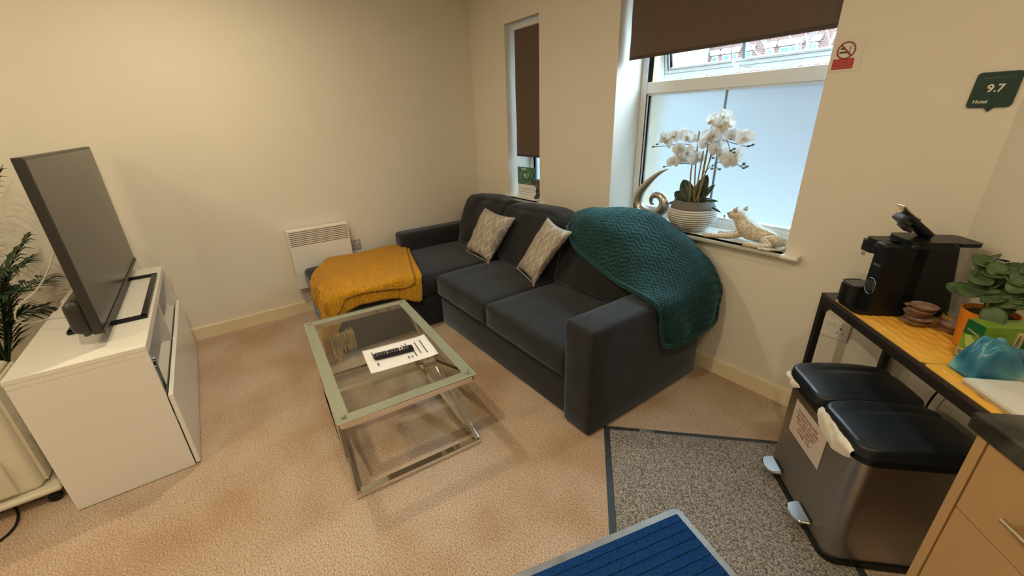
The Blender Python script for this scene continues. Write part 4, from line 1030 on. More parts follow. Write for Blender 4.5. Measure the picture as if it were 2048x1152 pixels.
# ================================================================== coffee machine
t = thing('coffee_machine', 'black capsule coffee machine with its lid raised, at the end of the console table', 'coffee machine', K(2.578, 2.235, ZM), KR)
# u: -0.072..0.072 wide, v: -0.135 front .. +0.145 back
def taper(P):
    q = Vector(P); q.y -= 0.052 * max(0, q.y) / 0.1 * (q.z + 0.133) / 0.266; return q
MB().prism(rr2(-0.072, 0.072, -0.165, 0.135, 0.035), 0.0, 0.012).build('base_plate', m_black, t)
body = MB(); body.box((0.0, 0.045, 0.145), (0.072, 0.100, 0.133), 0.018, k=2, seg=3, fn=taper)
body.build('body', m_black, t, sharp=40)
MB().prism([(0.010, -0.128), (0.072, -0.128), (0.072, 0.0), (0.010, 0.0)], 0.010, 0.262).build('control_column', m_black, t)
cf = MB().box((0.041, -0.118, 0.262), (0.031, 0.022, 0.014), 0.013, seg=3).build('column_cap', m_black, t, sharp=0)
MB().prism([(-0.066, -0.062), (0.010, -0.062), (0.010, -0.03), (-0.066, -0.03)], 0.02, 0.235).build('splash_back', m_black, t)
hd = MB().prism(rr2(-0.070, 0.012, -0.138, -0.030, 0.024), 0.222, 0.262); hd.prism(rr2(-0.062, 0.006, -0.128, -0.030, 0.02), 0.262, 0.272)
hd.build('brew_head', m_black, t, sharp=40)
MB().lathe([(0.010, 0.196), (0.014, 0.202), (0.016, 0.222)], 16, (-0.028, -0.085, 0)).build('spout', m_dark, t)
MB().b2(-0.040, -0.022, -0.140, -0.137, 0.205, 0.219, 0.001).build('capsule_window', m_podfoil, t)
tm = MB().prism(rr2(-0.078, 0.010, -0.170, -0.062, 0.036), 0.012, 0.088)
tm.build('drip_tray', m_black, t, sharp=40)
MB().tube([(x, y, 0.089) for x, y in rr2(-0.077, 0.009, -0.169, -0.066, 0.036)][7:21], 0.003, 8).build('tray_trim', m_pedal, t)
gr = MB()
for k in range(7): gr.b2(-0.066 + k * 0.010, -0.062 + k * 0.010, -0.155, -0.072, 0.088, 0.0895, 0.0005)
for k in range(5): gr.b2(-0.068, 0.000, -0.150 + k * 0.018, -0.146 + k * 0.018, 0.088, 0.0892, 0.0005)
gr.build('tray_grille', m_pedal, t)
ring = [(0.041 + 0.026 * cos(radians(a)) * (1.04 if a % 90 else 1), -0.1295, 0.108 + 0.031 * sin(radians(a)) * (1.04 if a % 90 else 1)) for a in range(0, 360, 15)]
ring = [(0.041 + max(-0.024, min(0.024, x - 0.041)), y, 0.108 + max(-0.030, min(0.030, z - 0.108))) for x, y, z in ring]
MB().tube(ring, 0.0016, 6, closed=True).build('button_ring', m_pedal, t)
MB().lathe([(0.001, 0), (0.022, 0), (0.023, -0.002), (0.022, -0.003), (0.001, -0.003)], 24, M=Matrix.Translation((0.041, -0.1285, 0.108)) @ Matrix.Rotation(-pi / 2, 4, 'X')).build('start_button', m_dark, t)
text('brand_lettering', 'BOSCH', 0.011, m_btn, t, (0.041, -0.1287, 0.190), (pi / 2, 0, 0), bold=0.0003)
hl = MB().prism([(-0.064, -0.058), (0.008, -0.058), (0.008, -0.055), (-0.064, -0.055)], 0.085, 0.225); hl.build('chrome_trim', m_black, t)
MB().prism(rr2(-0.070, 0.072, -0.055, 0.092, 0.03), 0.270, 0.284).build('top_cover', m_black, t, sharp=40)
# raised lid: hinged at the back of the head, tilted up
lm = thing('raised_lid', None, None, (-0.004, 0.020, 0.284)); lm.parent = t; lm.rotation_euler = (radians(-38), 0, 0)
MB().box((0, -0.055, 0.012), (0.030, 0.062, 0.013), 0.010, k=2, seg=3).build('lid_arm', m_black, lm, sharp=40)
MB().box((0, -0.105, 0.000), (0.027, 0.022, 0.012), 0.006, seg=2).box((0, -0.075, -0.012), (0.020, 0.020, 0.008), 0.004, seg=2).build('lid_underside', m_dark, lm, sharp=40)
MB().box((0, -0.112, 0.024), (0.024, 0.040, 0.0035), 0.003, k=2, seg=2, fn=lambda P: Vector((P.x * (1 - 5 * max(0, -P.y - 0.01)), P.y, P.z + 3 * P.y * P.y))).build('metal_plate', m_brass, lm, sharp=40)
tk = thing('water_tank', None, None, (-0.005, 0.142, 0)); tk.parent = t
loft([rect_loop(-0.060, 0.060, -0.022, 0.040 - 0.012 * (z / 0.27), 0.02, z) for z in (0.012, 0.1, 0.19, 0.262)]).build('tank_shell', m_tank, tk)
MB().prism(rr2(-0.066, 0.060, -0.052, 0.036, 0.022), 0.263, 0.276).build('tank_lid', m_black, tk, sharp=40)
MB().b2(0.052, 0.060, -0.01, 0.02, 0.03, 0.10, 0.003).build('tank_grip', m_tank, tk)

# ================================================================== coffee pods
def pod(x, y, z, rz, ti, label):
    p = thing('coffee_pod', label, 'coffee pod', (x, y, z), rz, 'coffee pods on the console table'); p.rotation_euler = (ti[0], ti[1], rz)
    MB().lathe([(0.020, 0.000), (0.029, 0.001), (0.033, 0.006), (0.034, 0.010), (0.039, 0.0115), (0.040, 0.013), (0.038, 0.0145)], 28).prism([(0.03, -0.010), (0.050, -0.007), (0.052, 0.007), (0.03, 0.010)], 0.0115, 0.0145).build('cup', m_pod, p, sharp=50)
    MB().lathe([(0.001, 0.0150), (0.036, 0.0150), (0.036, 0.0146), (0.001, 0.0146)], 28).build('foil_lid', m_podfoil, p)
    return p
pl_ = ['bottom coffee pod of the stack on the yellow placemat', 'second coffee pod from the bottom of the stack', 'middle coffee pod of the stack on the yellow placemat', 'second coffee pod from the top of the stack', 'topmost coffee pod of the stack beside the coffee machine']
for k, (du, dv) in enumerate([(0.0, 0), (0.006, 0.004), (-0.004, 0.002), (0.008, 0.0), (0.012, 0.004)]):
    x, y, z = K(2.706 + du, 2.225 + dv, ZM + k * 0.0158); pod(x, y, z, 0.9 * k, (0, 0), pl_[k])
x, y, z = K(2.758, 2.305, ZM); pod(x, y, z, 0.6, (0, 0), 'lower coffee pod of the pair behind the taller stack')
x, y, z = K(2.764, 2.303, ZM + 0.0158); pod(x, y, z, 2.6, (0.0, 0.0), 'upper coffee pod of the pair behind the taller stack')

# ================================================================== orange pot plant
t = thing('potted_plant', 'round leaved green plant in an orange pot on the console table', 'plant', K(2.862, 2.298, ZM), KR)
MB().lathe([(0.048, 0), (0.053, 0.003), (0.065, 0.118), (0.066, 0.124), (0.062, 0.125), (0.058, 0.108)], 40).build('pot', m_orange, t)
MB().lathe([(0.001, 0.112), (0.0605, 0.110), (0.0595, 0.10), (0.001, 0.10)], 24).build('soil', m_soil, t)
rl = random.Random(9)
def leaf(base, nrm, axis, L, Wd, m, par, nm='leaf', fold=0.12):
    nrm = Vector(nrm).normalized(); ax_ = Vector(axis); ax_ = (ax_ - nrm * ax_.dot(nrm)).normalized(); sd = nrm.cross(ax_)
    G = []
    for i in range(13):
        s_ = i / 12; w_ = Wd * (sin(pi * min(1, s_ * 0.98 + 0.02)) ** 0.62)
        G.append([tuple(Vector(base) + ax_ * L * s_ + sd * w_ * k + nrm * (fold * Wd * abs(k) * 1.0 - 0.18 * L * s_ * s_)) for k in (-1, -0.6, -0.2, 0, 0.2, 0.6, 1)])
    return MB().grid(G).build(nm, m, par, sharp=0, solid=0.0012)
stems = MB(); lf = []
for k in range(9):
    a = k * 2.4; tip = Vector((0.075 * cos(a) * rl.uniform(.4, 1.2) + 0.02, 0.05 * sin(a) * rl.uniform(.4, 1.1) - 0.01, 0.125 + rl.uniform(0.06, 0.19)))
    pts = spline([(0.02 * cos(a), 0.02 * sin(a), 0.10), tip * 0.5 + Vector((0, 0, 0.08)), tip], 12); stems.tube(pts, 0.0025, 6)
    for q in (5, 7, 9, 11):
        for sg in (0, 1): lf.append((pts[q], a + q * 1.3 + sg * pi))
stems.build('stems', m_leaf, t)
for (p, a) in lf:
    ax_ = Vector((cos(a), sin(a), rl.uniform(-0.1, 0.35)))
    if (p + ax_ * 0.07).y > 0.155: ax_.y = -abs(ax_.y) * 0.3
    leaf(p, (rl.uniform(-.3, .9), rl.uniform(-1.0, 0.1), 1.0), ax_, rl.uniform(0.045, 0.068), rl.uniform(0.019, 0.027), m_leaf, t)
for (b_, n_, a_, L, Wd) in [((-0.035, -0.03, 0.16), (0.5, -0.6, 1), (-1, -0.1, -0.1), 0.085, 0.026), ((0.01, -0.05, 0.18), (0.5, -0.8, 0.8), (-1, 0.1, -0.2), 0.07, 0.027), ((0.05, -0.055, 0.165), (0.6, -0.8, 0.8), (0.6, -0.2, -0.4), 0.07, 0.028), ((0.02, -0.05, 0.22), (0.6, -0.8, 0.8), (-0.9, 0, 0.2), 0.07, 0.027), ((0.07, -0.05, 0.22), (0.6, -0.8, 0.8), (0.4, -0.2, 0.8), 0.065, 0.026), ((-0.01, -0.03, 0.25), (0.5, -0.7, 0.9), (-0.9, 0, 0.3), 0.07, 0.024), ((0.05, -0.02, 0.27), (0.5, -0.7, 0.9), (0.3, 0, 0.8), 0.07, 0.026)]:
    leaf(b_, n_, a_, L, Wd, m_leaf, t)

# ================================================================== tea box, blue bag, white board
m_tea = mat('tea_box_green', (0.24, 0.36, 0.035), 0.35, col2=(0.13, 0.26, 0.025), vscale=16)
m_teadk = mat('tea_box_dark_green', (0.006, 0.11, 0.03), 0.35); m_tealt = mat('tea_box_pale_leaf', (0.50, 0.62, 0.20), 0.35, var=0.3, vscale=40); m_gold = mat('tea_box_cream', (0.62, 0.52, 0.30), 0.4)
t = thing('tea_box', 'green cardboard tea box in front of the orange plant pot', 'box', K(2.955, 2.190, ZM), KR)
tw_, td, thh = 0.030, 0.140, 0.128
MB().b2(-tw_, tw_, 0, td, 0, thh, 0.001).build('carton', m_tea, t)
MB().prism([(-tw_, thh), (tw_, thh), (tw_, thh - 0.034), (-tw_, thh - 0.046)], -0.0006, 0.0, 'y').build('dark_band', m_teadk, t)
MB().b2(tw_, tw_ + 0.0006, td - 0.035, td, 0, thh, 0.0002).build('dark_band', m_teadk, t)
MB().prism([(-0.020, 0.078), (-0.004, 0.084), (0.016, 0.070), (0.020, 0.048), (0.002, 0.040), (-0.010, 0.056)], -0.0008, 0.0, 'y').build('leaf_picture', m_tealt, t)
MB().b2(-0.026, -0.006, -0.0008, 0, 0.010, 0.034, 0.0002).b2(0.016, 0.026, -0.0008, 0, 0.006, 0.014, 0.0002).build('code_label', m_gold, t)
bc = MB()
for k in range(9): bc.b2(-0.023 + k * 0.0017, -0.023 + k * 0.0017 + 0.0009, -0.0011, -0.0007, 0.014, 0.030, 0.0001)
tag(bc.build('barcode', m_ink, t), None, None, kind='stuff')
text('brand_lettering', 'TWININGS', 0.0088, m_gold, t, (0.0, -0.0010, 0.096), (pi / 2, radians(8), 0))
MB().b2(tw_ + 0.0001, tw_ + 0.0009, 0.082, 0.100, 0.06, 0.115, 0.0002).build('side_label', m_gold, t)
text('side_lettering', 'GREEN', 0.011, m_ink, t, (tw_ + 0.0012, 0.091, 0.088), (pi / 2, radians(-90), pi / 2))

m_bag = None
mb_, nt, b = node_mat('blue_printed_film', 0.28, 0.5)
tc = nt.nodes.new('ShaderNodeTexCoord'); vn = nt.nodes.new('ShaderNodeTexVoronoi'); vn.inputs['Scale'].default_value = 14; vn.feature = 'SMOOTH_F1'
n1 = nt.nodes.new('ShaderNodeTexNoise'); n1.inputs['Scale'].default_value = 9
rp = nt.nodes.new('ShaderNodeValToRGB'); el = rp.color_ramp.elements
el[0].position = 0.30; el[0].color = (0.010, 0.085, 0.20, 1); el[1].position = 0.52; el[1].color = (0.05, 0.26, 0.38, 1)
e = el.new(0.64); e.color = (0.22, 0.48, 0.55, 1); e = el.new(0.76); e.color = (0.70, 0.62, 0.48, 1)
nt.links.new(tc.outputs['Object'], n1.inputs['Vector']); nt.links.new(n1.outputs[0], rp.inputs[0]); nt.links.new(rp.outputs[0], b.inputs['Base Color'])
t = thing('snack_bag', 'crumpled blue printed plastic bag between the green tea box and the white board', 'bag', K(3.032, 2.232, ZM), radians(45))
G = []
for i in range(41):
    row = []
    for j in range(31):
        u, v = i / 40, j / 30; x = (u - 0.5) * 0.21; y = (v - 0.5) * 0.084
        e = (max(0, 1 - (2 * u - 1) ** 4) * max(0, 1 - (2 * v - 1) ** 4)) ** 0.55
        z = 0.004 + 0.115 * e * (0.75 + 0.25 * sin(u * 5 + 1)) + noise.noise(Vector((u * 6, v * 6, 2))) * 0.03 * e + abs(noise.noise(Vector((u * 14, v * 14, 5)))) * 0.014 * e
        row.append((x, y, z))
    G.append(row)
bgm = MB().grid(G).grid([[(p[0], p[1], 0.001) for p in r] for r in G]); bgm.build('film', mb_, t, sharp=0)
MB().box((0.045, -0.032, 0.082), (0.034, 0.004, 0.020), 0.003, seg=2).build('print_patch', mat('cream_print', (0.74, 0.66, 0.52), 0.4), t)
t = thing('white_board', 'white board with a grey edge lying at the kitchen end of the console table', 'board', K(3.20, 2.10, ZM), KR)
MB().prism([(-0.118, -0.004), (0.15, -0.004), (0.15, 0.130), (-0.112, 0.130)], 0.010, 0.018).build('white_top', mat('white_melamine', (0.72, 0.72, 0.70), 0.3, var=0.06, vscale=5), t)
MB().prism([(-0.117, -0.003), (0.149, -0.003), (0.149, 0.129), (-0.111, 0.129)], 0.0, 0.010).build('grey_edge', mat('grey_board_edge', (0.40, 0.36, 0.30), 0.6), t)

# ================================================================== kitchen unit and worktop
t = thing('base_cabinet', 'cream kitchen base cabinet with a bar handled drawer', 'cabinet', K(3.40, 1.867, 0), KR)
MB().b2(0.0, 0.018, 0.0, 0.585, 0.0, 0.860, 0.001).build('end_panel', m_unit, t)
MB().b2(0.0, 0.022, -0.001, 0.016, 0.0, 0.860, 0.001).build('end_strip', m_unit, t)
MB().b2(0.0195, 0.90, 0.022, 0.58, 0.12, 0.859, 0.001).build('carcass', mat('dark_carcass_gap', (0.20, 0.12, 0.05), 0.7), t)
MB().b2(0.02, 0.90, 0.06, 0.075, 0.0, 0.12, 0.001).build('plinth', m_unit, t)
dr = MB().b2(0.0255, 0.62, 0.0, 0.018, 0.6725, 0.852, 0.0015).build('drawer', m_unit, t)
MB().b2(0.0255, 0.62, 0.0, 0.018, 0.125, 0.670, 0.0015).build('door', m_unit, t)
MB().b2(0.623, 0.90, 0.0, 0.018, 0.125, 0.852, 0.0015).build('door', m_unit, t)
hb = MB().tube([(0.135, -0.032, 0.762), (0.34, -0.032, 0.762)], 0.006, 14)
for x in (0.150, 0.325): hb.tube([(x, -0.032, 0.762), (x, 0.0, 0.762)], 0.0045, 10)
hb.build('bar_handle', m_brass, dr, sharp=50)
t = thing('worktop', 'black marbled kitchen worktop on the cream cabinet', 'worktop', K(3.385, 1.853, 0.8605), KR)
MB().b2(0, 0.92, 0, 0.618, 0, 0.040, 0.004, seg=2).build('slab', m_stone, t)

# ================================================================== things on the big sill
Z0 = SILL + 0.0005
t = thing('spiral_sculpture', 'silver spiral sculpture on the sill left of the orchid', 'sculpture', (2.05, 0.085, Z0))
P = [(2.140, 1.183), (2.075, 1.150), (2.005, 1.090), (1.948, 1.02), (1.928, 0.955), (1.945, 0.905), (1.990, 0.882), (2.050, 0.878), (2.105, 0.895), (2.135, 0.940), (2.130, 0.985), (2.098, 1.010), (2.062, 1.010), (2.037, 0.988), (2.040, 0.958), (2.060, 0.950)]
Rr = [0.002, 0.012, 0.022, 0.031, 0.039, 0.043, 0.0445, 0.0445, 0.044, 0.038, 0.032, 0.026, 0.020, 0.015, 0.012, 0.006]
pts = spline([(x - 2.05, 0, z - SILL) for x, z in P], 90); rad = [catmull([Vector((r, 0, 0)) for r in Rr], i / 89).x for i in range(90)]
m = MB(); m.tube(pts, [max(0.001, r) for r in rad], 24, up=(0, 1, 0), flat=0.85)
m.build('spiral', m_champ, t, sharp=0)
MB().lathe([(0.040, 0.0), (0.046, 0.002), (0.044, 0.008), (0.030, 0.014)], 24, (-0.02, 0, 0)).build('foot', m_champ, t)

t = thing('potted_orchid', 'white artificial orchid in a ribbed grey pot on the sill', 'plant', (2.342, 0.075, Z0))
prof = [(0.080, 0.0), (0.088, 0.003)]
for k in range(90):
    s_ = k / 89; z = 0.006 + 0.132 * s_; r = 0.080 + 0.062 * sin(pi * (0.02 + 0.70 * s_)) ** 0.9
    prof.append((r - 0.004 * (0.5 + 0.5 * cos(s_ * 2 * pi * 10)), z))
prof2 = [(prof[-1][0], 0.138), (0.125, 0.150), (0.113, 0.172), (0.110, 0.184), (0.105, 0.184), (0.101, 0.17)]
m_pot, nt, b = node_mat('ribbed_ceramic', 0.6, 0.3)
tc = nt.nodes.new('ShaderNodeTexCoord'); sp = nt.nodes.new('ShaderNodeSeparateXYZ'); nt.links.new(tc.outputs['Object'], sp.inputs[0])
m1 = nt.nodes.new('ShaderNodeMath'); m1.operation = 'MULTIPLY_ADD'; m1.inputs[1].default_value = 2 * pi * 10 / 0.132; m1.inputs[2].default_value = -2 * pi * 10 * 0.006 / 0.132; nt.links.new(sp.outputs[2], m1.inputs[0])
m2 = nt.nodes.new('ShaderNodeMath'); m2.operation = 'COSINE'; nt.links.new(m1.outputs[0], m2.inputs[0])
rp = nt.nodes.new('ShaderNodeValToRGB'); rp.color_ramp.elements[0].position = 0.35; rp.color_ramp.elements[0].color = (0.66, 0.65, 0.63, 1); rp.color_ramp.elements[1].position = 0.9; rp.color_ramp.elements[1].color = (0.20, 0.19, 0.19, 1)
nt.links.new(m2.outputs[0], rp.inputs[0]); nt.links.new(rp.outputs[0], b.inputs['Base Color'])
MB().lathe(prof, 56).build('ribbed_pot', m_pot, t, sharp=0)
MB().lathe(prof2, 56).build('pot_collar', m_greypot, t, sharp=50)
MB().lathe([(0.001, 0.174), (0.102, 0.172), (0.102, 0.165), (0.001, 0.165)], 24).build('soil', m_soil, t)
def O(p): return Vector((p[0] - 2.342, p[1] - 0.075, p[2] - Z0))
for (b_, n_, a_, L, Wd) in [((-0.01, 0, 0.165), (0.3, -1, 0.25), (-0.55, 0, 0.85), 0.155, 0.042), ((-0.02, -0.01, 0.165), (0.2, -1, 0.4), (-0.95, 0, 0.45), 0.125, 0.034), ((0.01, 0.02, 0.165), (0, -1, 0.1), (0.12, 0, 1), 0.165, 0.040),
                            ((0.03, 0, 0.165), (-0.4, -1, 0.3), (0.45, 0, 0.9), 0.135, 0.024), ((0.03, -0.01, 0.165), (-0.3, -0.6, 0.8), (0.95, 0, 0.35), 0.12, 0.018), ((0.035, -0.01, 0.160), (0, -0.4, 1), (1, -0.1, 0.05), 0.145, 0.017), ((-0.03, -0.02, 0.165), (0, -0.5, 1), (-1, -0.2, 0.15), 0.125, 0.024), ((0.0, -0.03, 0.165), (0, -0.6, 0.9), (0.2, -0.9, 0.1), 0.10, 0.022), ((0.02, -0.03, 0.165), (0.3, -0.5, 0.9), (0.6, -0.7, 0.2), 0.11, 0.020)]:
    leaf(b_, n_, a_, L, Wd, m_leafd, t, 'strap_leaf', 0.25)
S1 = [[(2.327, 1.010), (2.313, 1.153), (2.312, 1.224)], [(2.350, 1.010), (2.329, 1.225), (2.324, 1.407)], [(2.370, 1.01), (2.374, 1.181), (2.385, 1.36), (2.40, 1.43)], [(2.380, 1.010), (2.391, 1.217), (2.394, 1.314)], [(2.36, 1.01), (2.380, 1.10), (2.409, 1.241), (2.42, 1.33), (2.45, 1.40)], [(2.345, 1.01), (2.352, 1.15), (2.36, 1.30)]]
for i, q in enumerate(S1):
    yy = 0.055 + 0.010 * (i % 3)
    MB().tube(spline([O((x, yy, z)) for x, z in q], 20), 0.0042, 8).build('flower_stem', m_stem, t)
S2 = [[(2.315, 1.314), (2.280, 1.33), (2.212, 1.334), (2.114, 1.32), (2.033, 1.312)], [(2.309, 1.224), (2.255, 1.224), (2.193, 1.217), (2.126, 1.197)], [(2.390, 1.182), (2.436, 1.226), (2.469, 1.245), (2.5, 1.235)], [(2.39, 1.402), (2.428, 1.42), (2.459, 1.412)],
      [(2.482, 1.376), (2.506, 1.339), (2.523, 1.307), (2.544, 1.297)], [(2.47, 1.36), (2.556, 1.34), (2.612, 1.331), (2.638, 1.342)], [(2.5, 1.235), (2.557, 1.241), (2.587, 1.23), (2.61, 1.221)], [(2.41, 1.26), (2.444, 1.288), (2.487, 1.279)], [(2.428, 1.42), (2.397, 1.429), (2.395, 1.404)], [(2.587, 1.23), (2.61, 1.238), (2.625, 1.23)], [(2.436, 1.226), (2.436, 1.206)], [(2.436, 1.226), (2.479, 1.206)]]
for q in S2: MB().tube(spline([O((x, 0.058, z)) for x, z in q], 20), 0.0021, 6).build('flower_spray', m_stemd, t)
m_bud = mat('orchid_bud', (0.13, 0.17, 0.10), 0.5, var=0.3)
for (x, z) in [(2.033, 1.312), (2.061, 1.328), (2.126, 1.197), (2.162, 1.236), (2.433, 1.264), (2.436, 1.206), (2.479, 1.206), (2.541, 1.316), (2.525, 1.307), (2.544, 1.297), (2.614, 1.332), (2.634, 1.339), (2.606, 1.244), (2.61, 1.221), (2.625, 1.23), (2.513, 1.365), (2.576, 1.364), (2.553, 1.26)]:
    c = O((x, 0.056, z)); MB().tube([c + Vector((-0.009, 0, -0.003)), c + Vector((-0.004, 0, 0)), c + Vector((0.004, 0, 0.002)), c + Vector((0.011, 0, 0.004))], [0.0015, 0.0055, 0.0055, 0.001], 8).build('bud', m_bud, t, sharp=0)
mp_ = bpy.data.materials.new('orchid_petal'); mp_.use_nodes = True; nt = mp_.node_tree; b = nt.nodes['Principled BSDF']; b.inputs['Base Color'].default_value = (0.80, 0.78, 0.75, 1); b.inputs['Roughness'].default_value = 0.6
tl = nt.nodes.new('ShaderNodeBsdfTranslucent'); tl.inputs[0].default_value = (0.85, 0.84, 0.82, 1); mx = nt.nodes.new('ShaderNodeMixShader'); mx.inputs[0].default_value = 0.4
nt.links.new(b.outputs[0], mx.inputs[1]); nt.links.new(tl.outputs[0], mx.inputs[2]); nt.links.new(mx.outputs[0], nt.nodes['Material Output'].inputs[0])
m_lip = mat('orchid_lip', (0.74, 0.66, 0.46), 0.6, var=0.3, vscale=80)
fm = MB()
def petal(ang, L, Wd, zb=0.0):
    G = []
    for i in range(9):
        s_ = i / 8; w_ = Wd * sin(pi * (0.04 + 0.93 * s_)) ** 0.6
        G.append([(cos(ang) * L * s_ - sin(ang) * w_ * k, -zb - 0.010 * sin(pi * s_) + 0.006 * k * k, sin(ang) * L * s_ + cos(ang) * w_ * k) for k in (-1, -0.5, 0, 0.5, 1)])
    fm.grid(G)
for a, L, Wd, zb in ((radians(8), 0.036, 0.022, 0.003), (radians(172), 0.036, 0.022, 0.003), (radians(90), 0.032, 0.015, 0), (radians(218), 0.031, 0.014, 0), (radians(322), 0.031, 0.014, 0)): petal(a, L, Wd, zb)
flower0 = fm.build('flower', mp_, t, sharp=0)
lip0 = MB().tube([(0, -0.006, 0.002), (0, -0.016, -0.004), (0, -0.020, -0.012)], [0.004, 0.006, 0.0015], 8).build('lip', m_lip, flower0, sharp=0)
FL = [(2.132, 0.025, 1.37), (2.185, 0.055, 1.378), (2.207, 0.085, 1.38), (2.276, 0.04, 1.377), (2.288, 0.07, 1.367), (2.235, 0.025, 1.308), (2.229, 0.055, 1.261), (2.25, 0.085, 1.248), (2.298, 0.04, 1.292), (2.327, 0.07, 1.259), (2.418, 0.025, 1.459), (2.456, 0.055, 1.478), (2.452, 0.085, 1.406), (2.433, 0.04, 1.387), (2.368, 0.07, 1.346), (2.506, 0.025, 1.445), (2.517, 0.055, 1.389), (2.44, 0.085, 1.358), (2.446, 0.04, 1.311), (2.538, 0.07, 1.381), (2.605, 0.025, 1.374), (2.515, 0.055, 1.269), (2.473, 0.085, 1.282), (2.54, 0.04, 1.25), (2.56, 0.07, 1.287), (2.207, 0.025, 1.233), (2.15, 0.05, 1.345), (2.48, 0.03, 1.43), (2.40, 0.05, 1.375)]
rq = random.Random(8)
for i, p in enumerate(FL):
    o = flower0 if i == 0 else copy_tree(flower0, t)
    o.location = O(p); sc = rq.uniform(1.15, 1.45); o.scale = (sc, sc, sc)
    o.rotation_euler = (rq.uniform(-0.5, 0.35), rq.uniform(-0.4, 0.4), rq.uniform(-0.7, 1.2))

def skin(name, verts, edges, radii, m, par, sub=2, root=0):
    me = bpy.data.meshes.new(name); me.from_pydata(verts, edges, [])
    o = bpy.data.objects.new(name, me); COL.objects.link(o); me.materials.append(m)
    if par: o.parent = par
    md = o.modifiers.new('skin', 'SKIN'); md.use_smooth_shade = True
    for i, r in enumerate(radii):
        sv = me.skin_vertices[0].data[i]; sv.radius = (r, r) if not isinstance(r, tuple) else r; sv.use_root = (i == root)
    s2 = o.modifiers.new('sub', 'SUBSURF'); s2.levels = sub; s2.render_levels = sub
    return o
m_leop = mat('gilt_spotted_resin', (0.74, 0.67, 0.56), 0.42, metal=0.15, col2=(0.50, 0.42, 0.32), vscale=95, detail=2, contrast=(0.36, 0.56), bump=0.4, bscale=160)
t = thing('leopard_figurine', 'gilt lying leopard figurine on the sill by the window edge', 'figurine', (2.70, 0.06, Z0))
V = [(0.150, 0.02, 0.034), (0.090, 0.015, 0.043), (0.030, 0.010, 0.050), (-0.025, 0.0, 0.070), (-0.050, -0.004, 0.108), (-0.072, -0.014, 0.145), (-0.096, -0.032, 0.140), (-0.112, -0.044, 0.130),
     (-0.035, -0.030, 0.045), (-0.070, -0.045, 0.026), (-0.150, -0.062, 0.014), (-0.205, -0.075, 0.011), (-0.222, -0.078, 0.009),
     (-0.040, 0.030, 0.045), (-0.075, 0.035, 0.030), (-0.130, 0.030, 0.016), (-0.185, 0.020, 0.012),
     (0.140, -0.020, 0.036), (0.085, -0.045, 0.030), (0.150, -0.070, 0.014), (0.080, -0.095, 0.013), (0.030, -0.095, 0.012), (0.015, -0.096, 0.011),
     (0.185, 0.02, 0.026), (0.200, -0.02, 0.012), (0.19, -0.07, 0.009), (0.15, -0.105, 0.008), (0.10, -0.112, 0.007)]
Ed = [(0, 1), (1, 2), (2, 3), (3, 4), (4, 5), (5, 6), (6, 7), (3, 8), (8, 9), (9, 10), (10, 11), (11, 12), (3, 13), (13, 14), (14, 15), (15, 16), (0, 17), (17, 18), (18, 19), (19, 20), (20, 21), (21, 22), (0, 23), (23, 24), (24, 25), (25, 26), (26, 27)]
Ra = [0.040, 0.044, 0.047, 0.050, 0.040, 0.042, 0.028, 0.017, 0.026, 0.019, 0.014, 0.017, 0.012, 0.024, 0.018, 0.014, 0.014, 0.036, 0.029, 0.018, 0.014, 0.017, 0.012, 0.016, 0.009, 0.008, 0.008, 0.007]
skin('body', V, Ed, Ra, m_leop, t)
for sx, sy in ((-0.078, -0.042), (-0.050, 0.012)):
    MB().tube([(sx, sy, 0.166), (sx + 0.004, sy, 0.178), (sx + 0.010, sy + 0.002, 0.188)], [0.012, 0.009, 0.002], 10).build('ear', m_leop, t, sharp=0)
fc = MB(); m_face = mat('dark_figurine_detail', (0.08, 0.055, 0.04), 0.4)
fc.tube([(-0.122, -0.052, 0.132), (-0.129, -0.055, 0.129)], [0.006, 0.003], 8); fc.build('nose', m_face, t, sharp=0)
for d in (-0.016, 0.012): MB().tube([(-0.104 + abs(d) * 0.4, -0.046 + d * 1.2, 0.153), (-0.112 + abs(d) * 0.4, -0.050 + d * 1.2, 0.152)], [0.0055, 0.003], 8).build('eye', m_face, t, sharp=0)
MB().tube([(-0.118, -0.062, 0.121), (-0.127, -0.054, 0.118), (-0.124, -0.040, 0.121)], 0.0016, 6).build('mouth', m_face, t, sharp=0)

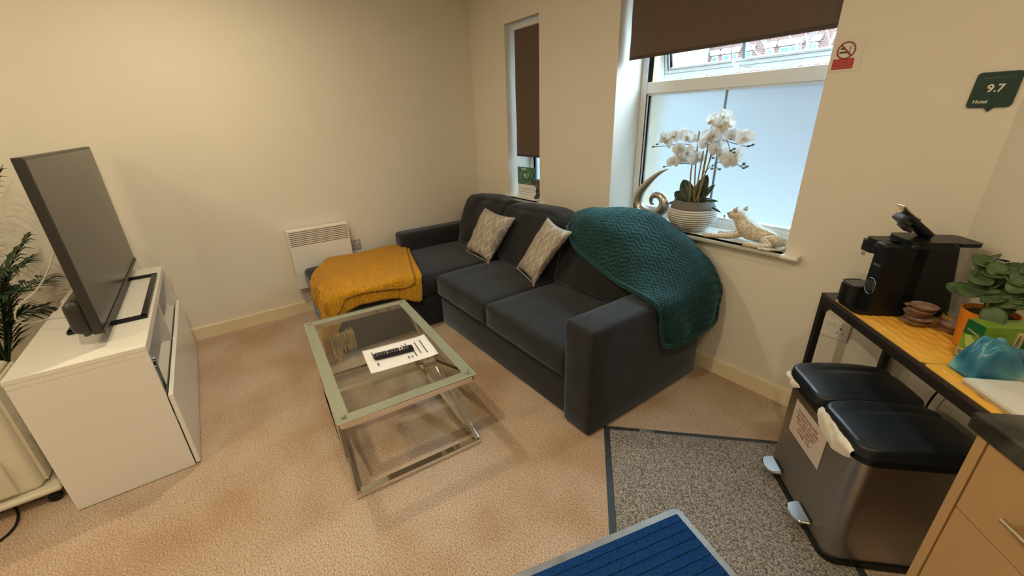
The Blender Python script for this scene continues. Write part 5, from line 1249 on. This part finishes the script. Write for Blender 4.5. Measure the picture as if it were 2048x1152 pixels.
# ================================================================== things on the slim sill
t = thing('award_card', 'green and white card reading 9.7 standing on the slim window sill', 'card', (0.695, 0.085, Z0), radians(4))
MB().b2(-0.116, 0.116, -0.002, 0.002, 0.11, 0.262, 0.0008).build('green_print', mat('card_green_print', (0.02, 0.13, 0.09), 0.4, col2=(0.08, 0.22, 0.15), vscale=14), t)
MB().b2(-0.116, 0.116, -0.002, 0.002, 0.0, 0.11, 0.0008).b2(-0.116, 0.116, 0.002, 0.05, 0.0, 0.002, 0.0008).build('white_print', m_paper, t)
text('score', '9.7', 0.055, m_paper, t, (0.005, -0.0028, 0.185), (pi / 2, 0, 0), bold=0.001)
text('heading', 'Booking', 0.020, m_paper, t, (-0.03, -0.0028, 0.247), (pi / 2, 0, 0), bold=0.0008)
gl = MB()
for z in (0.075, 0.060, 0.040, 0.018): gl.b2(-0.108, 0.108 if z != 0.018 else 0.085, -0.0028, -0.0019, z, z + 0.004, 0.0002)
tag(gl.build('printed_lines', m_socketg, t), None, None, kind='stuff')
G = [[(0.0 + r * cos(2 * pi * i / 40), -0.0026, 0.183 + r * 0.95 * sin(2 * pi * i / 40)) for r in (0.066, 0.070)] for i in range(41)]
MB().grid(G).build('wreath_ring', m_tealt, t, solid=0.0006)
m_bronze = mat('dark_bronze', (0.16, 0.12, 0.09), 0.4, metal=0.5, var=0.5, vscale=40)
t = thing('elephant_figurine', 'dark bronze sitting elephant figurine with a raised trunk on the slim sill', 'figurine', (0.878, 0.080, Z0))
V = [(0.020, 0, 0.040), (0.022, 0, 0.095), (0.010, 0, 0.140), (-0.012, 0, 0.165), (-0.040, 0, 0.145), (-0.062, 0, 0.120), (-0.090, 0, 0.128), (-0.102, 0, 0.155), (-0.118, 0, 0.168), (-0.005, -0.028, 0.020), (-0.030, -0.034, 0.010), (-0.005, 0.028, 0.020), (-0.030, 0.034, 0.010), (0.0, -0.022, 0.090), (-0.012, -0.024, 0.055), (0.0, 0.022, 0.09), (-0.012, 0.024, 0.055)]
Ed = [(0, 1), (1, 2), (2, 3), (3, 4), (4, 5), (5, 6), (6, 7), (7, 8), (0, 9), (9, 10), (0, 11), (11, 12), (1, 13), (13, 14), (1, 15), (15, 16)]
skin('body', V, Ed, [0.036, 0.030, 0.024, 0.024, 0.012, 0.009, 0.008, 0.007, 0.006, 0.018, 0.012, 0.018, 0.012, 0.012, 0.009, 0.012, 0.009], m_bronze, t)
for sg in (-1, 1): MB().grid([[(0.005 + 0.028 * u_ , sg * (0.020 + 0.020 * u_ * (1 - u_) + 0.002), 0.165 - 0.045 * v_ * (0.6 + 0.4 * u_)) for v_ in (0, .25, .5, .75, 1)] for u_ in (0, .25, .5, .75, 1)]).build('ear', m_bronze, t, sharp=0, solid=0.004)
